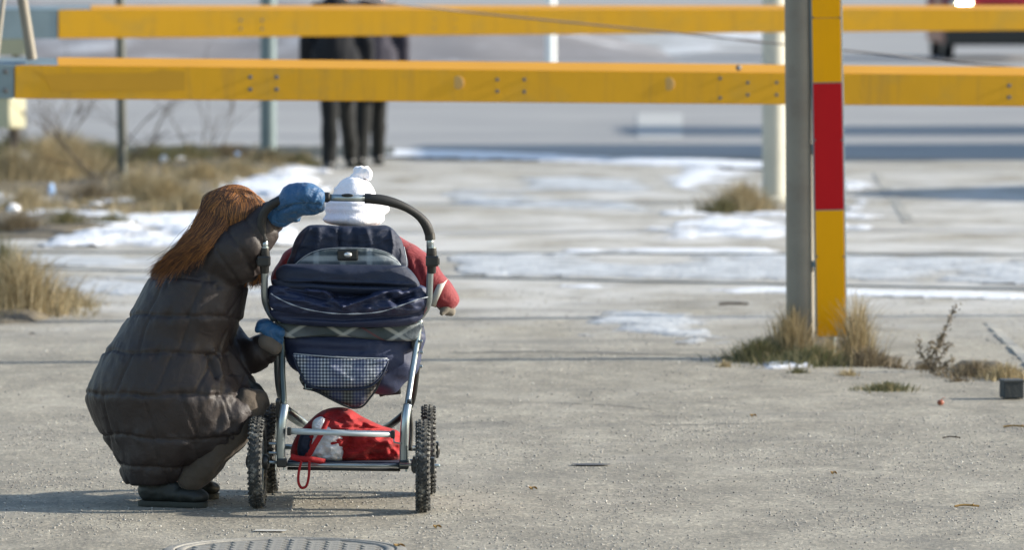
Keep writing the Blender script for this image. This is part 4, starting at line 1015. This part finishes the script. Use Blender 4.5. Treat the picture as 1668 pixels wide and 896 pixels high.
# ------------------------------------------------------------------ child in the pram
ch_ = empty('person', S(575, 560, .25), 'small child in a red snowsuit and white bobble hat sitting in the pram', 'person')
def head_blobs(m, c, r, face=Vector((0, 1, 0)), nose=True):
    c = Vector(c); f = Vector(face).normalized(); up = Vector((0, 0, 1)); up = (up - f*up.dot(f)).normalized(); sd = f.cross(up)
    R3 = Matrix((sd, f, up)).transposed()
    m.ell(c + up*r*.12, (r*.80, r*.96, r*.98), R3, 18, 12); m.ell(c + f*r*.22 - up*r*.42, (r*.58, r*.62, r*.62), R3)
    m.ell(c + f*r*.92 - up*r*.12, (r*.13, r*.22, r*.24), R3)
    for s_ in (-1, 1):
        m.ell(c + sd*s_*r*.80 - up*r*.08, (r*.09, r*.18, r*.27), R3); m.ell(c + f*r*.62 + sd*s_*r*.36 - up*r*.32, (r*.26, r*.22, r*.24), R3)
    m.ell(c + f*r*.80 - up*r*.52, (r*.26, r*.12, r*.07), R3); m.ell(c + f*r*.74 - up*r*.78, (r*.26, r*.2, r*.18), R3)
def eyes(par, c, r, face, mat_e):
    f = Vector(face).normalized(); up = Vector((0, 0, 1)); up = (up-f*up.dot(f)).normalized(); sd = f.cross(up)
    for s_ in (-1, 1): MB().ell(Vector(c) + f*r*.82 + sd*s_*r*.33 + up*r*.02, (r*.12, r*.10, r*.08)).build('eye', mat_e, par, True)
m_eye = M('eye_dark', (.03, .03, .035), .15, 0, .1, 10)
hc = S(576, 338, .24); m = MB(); head_blobs(m, hc, .085, (.25, 1, -.1))
m.limb([(hc - Vector((0, 0, .06)), .035), (S(574, 392, .24), .04)])
m.limb([(S(573, 420, .25), .085), (S(572, 480, .24), .095), (S(570, 530, .26), .10)])
m.limb([(S(535, 405, .25), .042), (S(480, 420, .22), .036), (S(462, 450, .28), .030)])
m.limb([(S(612, 402, .25), .042), (S(672, 432, .22), .036), (S(712, 470, .20), .028), (S(726, 498, .20), .022)])
for s_ in (-1, 1): m.limb([(S(572+s_*30, 530, .28), .06), (S(572+s_*30, 520, .42), .045), (S(572+s_*28, 560, .44), .035)])
body = remesh(m, 'body', m_skin, ch_, .008, 3); eyes(body, hc, .085, (.25, 1, -.1), m_eye)
m = MB(); m.limb([(S(574, 398, .24), .075), (S(573, 430, .25), .11), (S(572, 480, .24), .125), (S(570, 530, .26), .13)])
m.limb([(S(525, 408, .25), .065), (S(478, 432, .21), .056), (S(462, 455, .24), .045)])
m.limb([(S(625, 408, .25), .070), (S(662, 424, .22), .064), (S(692, 452, .20), .062), (S(716, 477, .19), .054), (S(727, 488, .19), .044)])
for s_ in (-1, 1): m.limb([(S(572+s_*30, 530, .28), .08), (S(572+s_*30, 520, .42), .062), (S(572+s_*28, 560, .44), .05)])
def suit_disp(co, no):
    x, y = to_px(co); d = np.array([noise.noise(Vector((a*16, b*16, c*16))) for a, b, c in co])*.007
    for ln_ in ([(655, 405), (668, 450)], [(678, 425), (690, 462)], [(700, 440), (690, 470)]): d -= .008*np.exp(-(segdist(x, y, ln_)/3)**2)
    return d
remesh(m, 'snowsuit', m_redsuit, ch_, .008, 4, suit_disp)
# reflective band on the sleeve
ax0, ax1 = S(715, 476, .188), S(724, 480, .186)
dirv = (ax1-ax0).normalized(); ring = []; e1 = dirv.cross(Vector((0, 1, 0))).normalized(); e2 = dirv.cross(e1)
m = MB(); nn_ = 28; vs = []
for off, rr in ((-.012, .044), (-.011, .0555), (.011, .0535), (.012, .042)):
    for k_ in range(nn_):
        a_ = 2*PI*k_/nn_; vs.append(ax0 + dirv*off + (e1*math.cos(a_)+e2*math.sin(a_))*rr)
m.add(vs, [(i*nn_+k_, i*nn_+(k_+1) % nn_, (i+1)*nn_+(k_+1) % nn_, (i+1)*nn_+k_) for i in range(3) for k_ in range(nn_)])
m.build('reflective_band', m_band, ch_, True)
m = MB(); m.limb([(S(722, 492, .19), .030), (S(730, 503, .19), .026), (S(735, 508, .19), .017)]); m.limb([(S(728, 500, .17), .016), (S(720, 510, .16), .011)])
remesh(m, 'mitten', m_tan, ch_, .006, 3)
m = MB(); m.limb([(S(460, 458, .26), .028), (S(455, 470, .30), .022)]); remesh(m, 'mitten', m_tan, ch_, .006, 3)
# hat: crown, rolled brim, bobble
def hat_disp(co, no): return np.array([noise.noise(Vector((a*12, b*12, c*12)))*.008 + noise.noise(Vector((a*70, b*70, c*70)))*.0015 for a, b, c in co])
m = MB(); m.ell(S(577, 322, .24), (.080, .085, .072), None, 22, 14); m.ell(S(577, 306, .24), (.064, .07, .038)); m.ell(S(582, 330, .24), (.112, .10, .024), None, 24, 12); m.ell(S(582, 341, .235), (.114, .10, .030), None, 24, 12); m.ell(S(576, 357, .22), (.110, .10, .030), None, 22, 12); m.ell(S(556, 312, .22), (.035, .03, .016), Matrix.Rotation(.4, 3, 'Y'))
hat = remesh(m, 'hat', m_hat, ch_, .006, 9, hat_disp)
m = MB(); m.ell(S(590, 281, .24), (.032, .032, .025), None, 14, 10); m.ell(S(580, 288, .23), (.020, .02, .020)); m.ell(S(601, 284, .23), (.014, .02, .018))
def pom_disp(co, no): return np.array([noise.noise(Vector((a*60, b*60, c*60)))*.008 for a, b, c in co])
remesh(m, 'bobble', m_hat, hat, .004, 2, pom_disp)

# ------------------------------------------------------------------ woman crouching beside the pram
wo = empty('person', Vector((S(275, 800, .15).x, S(275, 800, .15).y, 0)), 'woman with long auburn hair crouching in a long dark quilted coat and blue mittens', 'person')
face = Vector((.75, .65, -.25)).normalized(); hcw = S(383, 352, .10)
m = MB(); head_blobs(m, hcw, .090, face)
m.limb([(hcw + Vector((-.02, 0, -.06)), .05), (S(352, 415, .12), .055)])
m.limb([(S(335, 440, .14), .10), (S(300, 530, .16), .12), (S(265, 640, .18), .14), (S(262, 690, .18), .13)])
m.limb([(S(362, 425, .02), .06), (S(402, 395, .0), .045), (S(440, 355, .0), .032), (S(466, 338, -.06), .026)])
m.limb([(S(345, 440, .28), .06), (S(352, 530, .36), .045), (S(395, 572, .26), .036), (S(438, 552, .12), .03)])
m.limb([(S(290, 690, .10), .10), (S(350, 680, .06), .085), (S(396, 662, .08), .045), (S(365, 715, .08), .036), (S(305, 780, .06), .035), (S(275, 800, .05), .04)])
m.limb([(S(270, 690, .30), .10), (S(340, 660, .40), .085), (S(380, 645, .42), .05), (S(350, 720, .40), .04), (S(320, 775, .38), .045)])
body = remesh(m, 'body', m_skin, wo, .012, 3); eyes(body, hcw, .090, face, m_eye)
# coat: stacked sections following the outline, plus sleeves
sec = [(395, 330, 385, .20, .30), (405, 300, 398, .03, .30), (430, 262, 408, -.025, .34), (460, 240, 404, -.065, .37), (490, 224, 400, -.075, .38), (520, 208, 394, -.08, .39), (550, 188, 382, -.07, .40), (580, 168, 376, -.08, .42), (610, 153, 388, -.09, .46),
       (632, 144, 405, -.10, .50), (650, 140, 416, -.10, .52), (675, 148, 420, -.09, .52), (700, 162, 402, -.08, .50), (725, 176, 374, -.07, .46), (745, 188, 338, -.06, .42), (762, 195, 322, -.04, .38), (775, 199, 312, -.03, .36), (790, 207, 292, -.01, .32)]
m = MB(); ns = 40; fr_ = cr([Vector(q) for q in sec], 4); vs = []
for q in fr_:
    y, xl, xr, ya, yb = q; cx, rx = (xl+xr)/2, (xr-xl)/2; cy, ry = (ya+yb)/2, (yb-ya)/2
    for k_ in range(ns):
        a_ = 2*PI*k_/ns; ca, sa = math.cos(a_), math.sin(a_); e = .86
        vs.append(S(cx + rx*math.copysign(abs(ca)**e, ca), y, cy + ry*math.copysign(abs(sa)**e, sa)))
n_ = len(fr_); m.add(vs, [(i*ns+k_, (i+1)*ns+k_, (i+1)*ns+(k_+1) % ns, i*ns+(k_+1) % ns) for i in range(n_-1) for k_ in range(ns)] + [tuple(range(ns)), tuple((n_-1)*ns+k_ for k_ in range(ns))[::-1]])
m.limb([(S(352, 430, .02), .080), (S(374, 412, -.01), .088), (S(402, 396, -.02), .082), (S(424, 374, -.01), .070), (S(440, 354, .0), .056), (S(453, 348, .0), .048)])
m.limb([(S(315, 705, .06), .12), (S(365, 682, .04), .095), (S(392, 662, .06), .064)])
m.limb([(S(385, 678, .06), .055), (S(350, 712, .04), .060), (S(310, 740, .04), .055)])
m.limb([(S(345, 600, .16), .12), (S(375, 635, .14), .09), (S(396, 640, .14), .052)])
m.limb([(S(350, 400, .16), .05), (S(330, 430, .16), .10)])
m.limb([(S(385, 425, .0), .085), (S(400, 430, .02), .065)])
m.limb([(S(345, 470, .30), .075), (S(358, 540, .30), .070), (S(385, 572, .24), .066), (S(412, 580, .18), .062), (S(426, 572, .14), .058), (S(436, 560, .12), .038)])
hs = [454, 516, 575, 644, 712, 762]
def coat_disp(co, no):
    x, y = to_px(co)
    xl = np.interp(y, [q[0] for q in sec], [q[1] for q in sec]); xr = np.interp(y, [q[0] for q in sec], [q[2] for q in sec])
    nz = np.array([noise.noise(Vector((a*7, b*7, c*7))) for a, b, c in co]); n2 = np.array([noise.noise(Vector((a*26, b*26, c*17))) for a, b, c in co])
    n3 = np.array([noise.noise(Vector((a*60, b*60, c*34))) for a, b, c in co])
    yy = y + nz*7 + (x-270)*-.02
    dh = np.min([np.abs(yy-h) for h in hs], axis=0)
    row = np.sum([(yy > h) for h in hs], axis=0)
    arm = (x > 352) & (y < 470) | (x > 372) & (y > 520) & (y < 612) & (x > 360)
    u = (x + nz*6 + (y-560)*.42*(y < 640) + (y-640)*-.30*(y >= 640) + 34)/66.0 + .12*(row % 2)
    dv = np.abs(u - np.round(u))*66
    seam = np.where(arm, 0, 1)
    # sleeves: cross seams
    t1 = ((x-360)*.82 - (y-420)*.57)/34.0; ds = np.abs(t1-np.round(t1))*34
    d = seam*(-.0060*np.exp(-(dh/2.2)**2) - .0055*np.exp(-(dv/2.0)**2) + .0018*np.minimum(1, dh/10) + .0015*np.minimum(1, dv/14))
    d += (1-seam)*(-.006*np.exp(-(ds/3.0)**2))
    d += -.014*np.exp(-(segdist(x, y, [(338, 578), (346, 600), (352, 616)])/2.6)**2) + .010*np.exp(-(segdist(x, y, [(346, 572), (354, 596), (360, 614)])/3.4)**2)
    near = np.exp(-(dh/13)**2)
    kn = np.clip((x-290)/80, 0, 1)*np.clip((y-600)/50, 0, 1)
    d += n2*(.0030 + .0055*near*seam + .006*kn) + n3*(.0008+.0026*near*seam + .0015*kn)
    return d
coat = remesh(m, 'coat', m_coat, wo, .0068, 12, coat_disp)
# trousers and shoes
m = MB(); m.limb([(S(325, 700, .12), .09), (S(375, 675, .05), .07), (S(400, 660, .05), .060), (S(415, 658, .06), .048)]); m.limb([(S(404, 668, .05), .062), (S(375, 712, .03), .058), (S(335, 757, .02), .054), (S(312, 782, .03), .05)])
m.limb([(S(300, 700, .30), .10), (S(360, 665, .38), .085), (S(392, 650, .40), .072), (S(350, 720, .40), .062), (S(320, 775, .38), .055)])
def tr_disp(co, no): return np.array([noise.noise(Vector((a*18, b*18, c*12)))*.010 + noise.noise(Vector((a*45, b*45, c*40)))*.004 for a, b, c in co])
remesh(m, 'trousers', m_trou, wo, .009, 4, tr_disp)
m = MB(); m.ell(S(416, 634, .12), (.030, .04, .022), Matrix.Rotation(.6, 3, 'Y')); m.limb([(S(404, 622, .10), .014), (S(426, 640, .12), .014)])
remesh(m, 'knee_patch', m_shoe, wo, .006, 2)
def shoe(xh, yh, xt, yt, dd, L):
    b0 = S(xh, yh, dd); b0.z = 0; b1 = S(xt, yt, dd-.07); b1.z = 0; d_ = (b1-b0).normalized(); sd = Vector((-d_.y, d_.x, 0)); up = Vector((0, 0, 1)); R3 = Matrix((d_, sd, up)).transposed()
    m = MB(); q = lambda a_, b_, c_: b0 + d_*a_ + sd*b_ + up*c_
    m.ell(q(.045, 0, .055), (.052, .044, .046), R3); m.ell(q(.10, 0, .055), (.07, .042, .044), R3); m.ell(q(.17, .004, .043), (.07, .050, .032), R3); m.ell(q(.04, 0, .09), (.045, .040, .035), R3); m.ell(q(.205, .006, .036), (.042, .045, .028), R3)
    def dsp(co, no): return np.array([noise.noise(Vector((a*40, b*40, c*40)))*.004 for a, b, c in co])
    s1 = remesh(m, 'shoe', m_shoe, wo, .006, 2, dsp)
    pr = [(.0, 0), (.004, .026), (.05, .034), (.11, .032), (.17, .040), (.215, .038), (.240, .022), (.246, 0)]
    pr = pr + [(a_, -b_*.95) for a_, b_ in pr[-2:0:-1]]; n = len(pr); ms = MB()
    pr = [tuple(v) for v in cr([Vector(v) for v in pr], 3, True)]; n = len(pr)
    ms.add([q(a_, b_, h_) for h_ in (.001, .005, .014, .020) for a_, b_ in [(x_*1.0 if 0 < h_ < .02 else x_, y_*(1.04 if .002 < h_ < .021 else .98)) for x_, y_ in pr]], [(i*n+k_, i*n+(k_+1) % n, (i+1)*n+(k_+1) % n, (i+1)*n+k_) for i in range(3) for k_ in range(n)] + [tuple(range(n))[::-1], tuple(3*n+k_ for k_ in range(n))])
    ms.build('sole', m_sole, s1, 'auto')
shoe(228, 800, 330, 815, .08, .25)
shoe(248, 790, 345, 792, .40, .25)
# mittens: one closed over the grip, one holding the frame
m = MB(); hd = -.115
m.limb([(S(452, 350, -.03), .042), (S(464, 335, -.06), .044), (S(480, 322, -.105), .048), (S(498, 317, -.125), .045), (S(511, 320, -.125), .038), (S(515, 328, -.12), .031)])
m.limb([(S(505, 312, -.12), .030), (S(520, 318, -.115), .022)]); m.limb([(S(464, 345, -.05), .040), (S(490, 338, -.09), .032), (S(514, 337, -.10), .026), (S(520, 338, -.10), .020)])
m.limb([(S(456, 354, -.03), .036), (S(475, 352, -.05), .026), (S(482, 355, -.06), .018)])
def mit_disp(co, no):
    x, y = to_px(co); d = np.array([noise.noise(Vector((a*22, b*22, c*22)))*.007 + noise.noise(Vector((a*75, b*75, c*75)))*.0015 for a, b, c in co])
    for ln_, aa in (([(498, 322), (520, 345)], -.006), ([(450, 345), (478, 335), (520, 334)], -.012), ([(492, 328), (505, 345)], -.007), ([(515, 320), (508, 334)], .006)): d += aa*np.exp(-(segdist(x, y, ln_)/2.5)**2)
    return d
remesh(m, 'mitten', m_bluem, wo, .006, 3, mit_disp)
m = MB(); m.limb([(S(428, 530, .08), .020), (S(440, 538, .08), .027), (S(450, 552, .09), .028)]); m.ell(S(431, 528, .08), (.030, .03, .018), Matrix.Rotation(-.3, 3, 'Y')); m.ell(S(423, 536, .08), (.018, .03, .010), Matrix.Rotation(-.4, 3, 'Y')); m.limb([(S(440, 532, .08), .022), (S(456, 542, .07), .020)])
remesh(m, 'mitten', m_bluem, wo, .006, 3, mit_disp)
m = MB(); m.limb([(S(434, 556, .08), .030), (S(448, 566, .08), .026)]); remesh(m, 'cuff', cloth('grey_brown_cuff_knit', (.10, .085, .07), .9, .1), wo, .006, 2)
# hair: cap plus falling strands
def hair_cap():
    m = MB(); m.ell(S(381, 352, .085), (.108, .112, .110), None, 20, 14)
    m.limb([(S(350, 365, .06), .070), (S(322, 395, .04), .045), (S(294, 420, .02), .026), (S(262, 436, .01), .012)])
    m.limb([(S(402, 400, .16), .05), (S(414, 440, .14), .026), (S(418, 452, .14), .012)])
    return m
hairc = remesh(hair_cap(), 'hair', m_hair, wo, .008, 4)
random.seed(12); m = MB()
def strand(pts, wd):
    pts = cr(pts, 4); n = len(pts); vs = []
    for i, p in enumerate(pts):
        t = i/(n-1); tg = (pts[min(i+1, n-1)]-pts[max(i-1, 0)]).normalized(); sd = tg.cross(Vector((0, -1, .3))).normalized()
        ww = wd*(1-.75*t**3); vs += [p-sd*ww, p+Vector((0, -wd*.6, 0)), p+sd*ww]
    m.add(vs, [(i*3+k_, i*3+k_+1, i*3+k_+4, i*3+k_+3) for i in range(n-1) for k_ in (0, 1)])
C0 = (381, 352); RX, RY = 53, 54
def surf(px_, py_, lift=0):     # front side of the skull at the photo point
    u, v = (px_-C0[0])/RX, (py_-C0[1])/RY; q = 1-u*u-v*v
    return S(px_, py_, .085 - .118*math.sqrt(max(0.0, q)) - lift)
for i in range(4200):
    # start near the crown/parting
    s_ = random.random(); a_ = random.gauss(0, 1)
    sx = 374 + 30*random.uniform(-.7, 1.1); sy = 352 - 54*math.sqrt(1-((sx-381)/53)**2) + 2 + abs(random.gauss(0, 5))
    f_ = random.random()
    if f_ < .62:    # sweep left and down the back
        w_ = random.random(); ex = 243 + w_*78 + random.gauss(0, 4); ey = 447 - w_*36 + random.gauss(0, 8)
        if random.random() < .25: ex, ey = ex + 8, ey + 10
        mx, my = 328 + w_*42 + random.gauss(0, 3), 352 + w_*10 + random.gauss(0, 5)
        m2x, m2y = 298 + w_*45 + random.gauss(0, 3), 392 + w_*4 + random.gauss(0, 4)
        lf = random.uniform(.002, .016)
        strand([surf(sx, sy, .0), surf((sx+mx)/2-9+w_*8, (sy+my)/2-8, lf), S(mx, my, .02-.045*w_-lf), S(m2x, m2y, -.02-.05*w_-lf), S(ex, ey, -.045-.02*w_-lf)], random.uniform(.0004, .0011))
    else:           # fall straight down the back of the head
        x0 = 352 + random.random()*82; lf = random.uniform(.001, .012)
        y1 = 312 + random.uniform(0, 6) + ((x0-385)/50)**2*14; 
        strand([surf(min(sx, 400)*.35+x0*.65, y1-6, lf), surf(x0, 332, lf), surf(x0-3+random.gauss(0, 2), 352, lf), surf(x0-5+random.gauss(0, 3), 374, lf), surf(x0-8+random.gauss(0, 4), 392, lf)], random.uniform(.0004, .0010))
for i in range(420):
    x0 = 406 + random.gauss(0, 7); strand([S(x0, 405, .06), S(x0+6, 430, .04), S(x0+10+random.gauss(0, 4), 450, .05), S(x0+8+random.gauss(0, 5), 464+random.gauss(0, 4), .06)], random.uniform(.0004, .0010))
tag(m.build('hair_strands', m_hair, hairc, smooth=True), kind='stuff')

# ------------------------------------------------------------------ two walkers
def walker(fx, fy, fx2, fy2, hx, mats, coat_bottom, label, sw):
    b0 = G((fx+fx2)/2, max(fy, fy2)); d = b0.y; k = d/FPX; root = empty('person', b0, label, 'person', None)
    X0 = b0.x; H_ = 1.74
    L = G(fx, fy); Rr = G(fx2, fy2); hip = Vector((P(hx, 100, d).x, d, .92))
    tr_, ct = mats
    def legs(m, r1, r2, r3):
        for ft, sg in ((L, -1), (Rr, 1)):
            m.limb([(hip + Vector((sg*.09, 0, 0)), r1), (Vector((hip.x*.45+ft.x*.55+sg*.02, (d+ft.y)/2+.02, .50)), r2), (Vector((ft.x, ft.y, .09)), r3)])
    m = MB(); legs(m, .08, .055, .045); m.limb([(hip, .13), (hip+Vector((0, 0, .30)), .13), (hip+Vector((0, .02, .50)), .13)])
    m.limb([(hip+Vector((0, .02, .5)), .05), (hip+Vector((0, .02, .62)), .05)]); hc_ = hip+Vector((0, .03, .71)); head_blobs(m, hc_, .105, (0, 1, 0))
    for sg in (-1, 1): m.limb([(hip+Vector((sg*.19, .02, .47)), .05), (hip+Vector((sg*.27, 0, .20)), .04), (hip+Vector((sg*.27, .10, -.04)), .033), (hip+Vector((sg*.27, .13, -.12)), .028)])
    bd = remesh(m, 'body', m_skin, root, .018, 2); eyes(bd, hc_, .105, (0, 1, 0), m_eye)
    m = MB(); legs(m, .098, .080, .066); remesh(m, 'trousers', tr_, root, .016, 3, lambda co, no: np.array([noise.noise(Vector((a_*9, b_*9, c_*7)))*.012 for a_, b_, c_ in co]))
    m = MB(); cbz = coat_bottom
    m.limb([(Vector((hip.x, d, cbz)), .17), (hip, .18), (hip+Vector((0, 0, .25)), .17), (hip+Vector((0, 0, .45)), .16)])
    for sg in (-1, 1): m.limb([(Vector((hip.x+sg*.1, d, cbz-.04)), .13), (hip+Vector((sg*.08, 0, .1)), .14)]); m.limb([(hip+Vector((sg*.17, .02, .47)), .075), (hip+Vector((sg*.27, 0, .20)), .065), (hip+Vector((sg*.275, .09, -.02)), .055)])
    remesh(m, 'coat', ct, root, .018, 4, lambda co, no: np.array([noise.noise(Vector((a_*7, b_*7, c_*5)))*.016 for a_, b_, c_ in co]))
    m = MB(); m.ell(hc_ + Vector((0, -.015, .03)), (.098, .105, .105)); m.ell(hc_ + Vector((0, -.04, -.04)), (.08, .07, .08)); remesh(m, 'hair', M('dark_hair', (.03, .02, .014), .5, 0, .3, 60), root, .012, 2)
    for ft in (L, Rr):
        m = MB(); m.ell(ft+Vector((0, -.02, .055)), (.05, .07, .05)); m.ell(ft+Vector((0, .10, .04)), (.052, .12, .038)); s1 = remesh(m, 'shoe', m_blackp, root, .012, 2)
        MB().box(ft+Vector((0, .05, .012)), (.10, .29, .022), bev=.01).build('sole', m_sole, s1)
    return root
walker(536, 279, 572, 273, 548, (m_black_tr, m_dcoat), .92, 'walker in black trousers and dark jacket, left of the two beyond the verge', .1)
walker(587, 272, 616, 268, 607, (m_grey_tr, m_pcoat), .78, 'walker in dark grey trousers and longer coat, right of the two beyond the verge', .1)

# ------------------------------------------------------------------ red car
def car(x0, yb, W, label, rz=0.0):
    b0 = G(x0 + W/2*FPX/G(x0, yb).y, yb); root = empty('parked_car', Vector((b0.x, b0.y+.9, 0)), label, 'car')
    cx, y0 = b0.x, b0.y
    prof = [(0.02, .30), (0.0, .48), (.02, .70), (.12, .84), (.9, .96), (1.05, .99), (1.75, 1.42), (2.1, 1.50), (3.2, 1.50), (3.8, 1.38), (4.15, 1.0), (4.3, .9), (4.34, .5), (4.3, .30)]
    prof = [(a_, .3 + (b_-.3)*1.42) for a_, b_ in prof]
    pts = cr([Vector(q) for q in prof], 3); m = MB(); n = len(pts); fr = [-.5, -.47, -.40, 0, .40, .47, .5]
    for f in fr:
        for q in pts:
            zf = 1 if abs(f) < .45 else (.985 if abs(f) < .48 else .93); nar = 1 - max(0, q.y-1.22)*.30; yoff = (abs(f)/.5)**3*.14*(1 if q.x < 1 else (-1 if q.x > 3.9 else 0))
            m.v.append((cx + f*W*nar, y0 + q.x + yoff, .28 + (q.y-.28)*zf))
    for i in range(len(fr)-1):
        for j in range(n-1): m.f.append((i*n+j, (i+1)*n+j, (i+1)*n+j+1, i*n+j+1))
    m.f.append(tuple(range(n))); m.f.append(tuple((len(fr)-1)*n+j for j in range(n))[::-1])
    m.f += [(i*n, i*n+n-1, (i+1)*n+n-1, (i+1)*n) for i in range(len(fr)-1)]
    m.build('body', m_carred, root, 'auto')
    def panel(nm, mat, quad, th=.012, par=root):
        quad = [(a_, b_, .3 + (c_-.3)*1.42) for a_, b_, c_ in quad]
        q = [Vector((cx+a_, y0+b_, c_)) for a_, b_, c_ in quad]; nrm = (q[1]-q[0]).cross(q[3]-q[0]).normalized()
        mm = MB(); mm.add(q + [p+nrm*th for p in q], [(0, 3, 2, 1), (4, 5, 6, 7), (0, 1, 5, 4), (1, 2, 6, 5), (2, 3, 7, 6), (3, 0, 4, 7)]); return mm.build(nm, mat, par)
    panel('windscreen', m_glass, [(-.66*W/1.7, 1.10, 1.03), (.66*W/1.7, 1.10, 1.03), (.56*W/1.7, 1.74, 1.42), (-.56*W/1.7, 1.74, 1.42)], .015)
    MB().box((cx, y0+.02, .46), (W*.98, .30, .40), bev=.05).build('bumper', m_blackp, root)
    gb = MB().box((cx, y0-.0, .80), (W*.42, .10, .22), bev=.02).build('grille', m_blackp, root)
    mh, t, b = nodes('lit_headlamp'); b.inputs['Base Color'].default_value = (.9, .85, .7, 1); b.inputs['Emission Color'].default_value = (1, .86, .55, 1); b.inputs['Emission Strength'].default_value = 14
    m_head = mh
    for sg in (-1, 1):
        h_ = MB().box((cx+sg*W*.365, y0+.055, .99), (.34, .14, .17), Matrix.Rotation(-sg*.16, 3, 'Z'), .04).build('headlamp', m_steel, root)
        MB().ell((cx+sg*W*.325, y0-.03, 1.0), (.12, .03, .07)).build('lens', m_head, h_, True)
        MB().box((cx+sg*W*.56, y0+1.25, 1.38), (.2, .10, .13), bev=.03).build('wing_mirror', m_blackp, root)
        for yy in (.72, 3.55):
            wx = MB().lathe([(.18, -.10), (.27, -.10), (.315, -.08), (.325, 0), (.315, .08), (.27, .10), (.18, .10)], (cx+sg*(W/2-.12), y0+yy, .325), 'X', 32).build('wheel', m_blackp, root, 'auto')
            MB().lathe([(0, -.09), (.18, -.085), (.20, -.095), (.20, .095), (.18, .085), (0, .09)], (cx+sg*(W/2-.12), y0+yy, .325), 'X', 20).build('rim', m_steel, wx, 'auto')
    for sg in (-1, 1):
        for yy, l in ((1.55, .9), (2.55, .85)):
            panel('side_window', m_glass, [(sg*W*.475, y0*0+yy, 1.02), (sg*W*.475, yy+l, 1.02), (sg*W*.415, yy+l-.08, 1.40), (sg*W*.415, yy+(.35 if yy < 2 else .04), 1.40)][::sg], .012)
    return root
car(1537, 98, 2.06, 'tall red car with black bumper and one lit headlamp in view at the upper right')

# ------------------------------------------------------------------ unseen buildings added beyond the right edge to throw shade over the road
def shade_block(x, y, w_, d_, h_, label, seed):
    root = empty('shade_block', Vector((x+w_/2, y+d_/2, 0)), label, 'shade_block')
    m_wall = M('rendered_wall_%d' % seed, (.42, .40, .36), .9, 0, .15, 3); m_roofk = M('grey_felt_roof_%d' % seed, (.09, .09, .09), .9)
    MB().box((x+w_/2, y+d_/2, h_/2), (w_, d_, h_)).build('wall', m_wall, root)
    MB().box((x+w_/2, y+d_/2, h_+.08), (w_+.4, d_+.3, .16), bev=.02).build('roof', m_roofk, root)
    f = MB().box((x+w_*.3, y-.01, 1.02), (.95, .06, 2.04), bev=.01).build('door', m_galv, root); MB().box((x+w_*.3+.36, y-.06, 1.02), (.03, .06, .14), bev=.005).build('handle', m_steel, f)
    f = MB().box((x+w_*.7, y-.01, 1.5), (1.2, .05, .9), bev=.01).build('window', m_whitep, root); MB().box((x+w_*.7, y-.035, 1.5), (1.1, .02, .8)).build('pane', m_glass, f)
shade_block(8.2, 54.2, 4, 4.2, 3.3, 'added low building casting shade on the road, beyond the right edge', 1)
shade_block(9.5, 61.5, 4, 3.0, 3.0, 'smaller added building casting shade farther along the road, beyond the right edge', 2)

# unseen mound added outside the right edge so its shadow reaches into the yard
m = MB(); hx, hy = 6.3, 46.3
nr, na = 14, 40
for i in range(nr+1):
    for k_ in range(na):
        a_ = 2*PI*k_/na; rr = 2.0*i/nr*(1+.12*math.sin(3*a_)); z_ = 1.35*max(0, math.cos(i/nr*PI/2))**1.2 + .10*noise.noise(Vector((rr*math.cos(a_)*2, rr*math.sin(a_)*2, 1)))*(1-i/nr) - .01
        m.v.append((hx+rr*math.cos(a_), hy+rr*1.3*math.sin(a_), z_))
m.f = [(i*na+k_, (i+1)*na+k_, (i+1)*na+(k_+1) % na, i*na+(k_+1) % na) for i in range(nr) for k_ in range(na)]
tag(m.build('shade_mound', m_soil, smooth=True), 'added mound casting shade into the yard, beyond the right edge', 'soil heap')

# groups for repeats
gname = {'barrier_beam': 'yellow barrier beams', 'leaf': 'dead leaves on the asphalt', 'twig': 'twigs lying on the ground', 'plastic_bag': 'plastic bags in the weeds', 'paper_scrap': 'paper scraps in the weeds',
         'utility_box': 'cream utility boxes at the left edge', 'bare_shrub': 'bare shrubs on the verge', 'grass_tuft': 'grass tufts in and around the yard', 'shade_block': 'added shade buildings beyond the right edge', 'pole': 'poles along the road', 'post': 'grey steel posts'}
for o in list(sc.objects):
    bn = o.name.split('.')[0]
    if o.parent is None and 'category' in o and 'group' not in o and bn in gname: o['group'] = gname[bn]
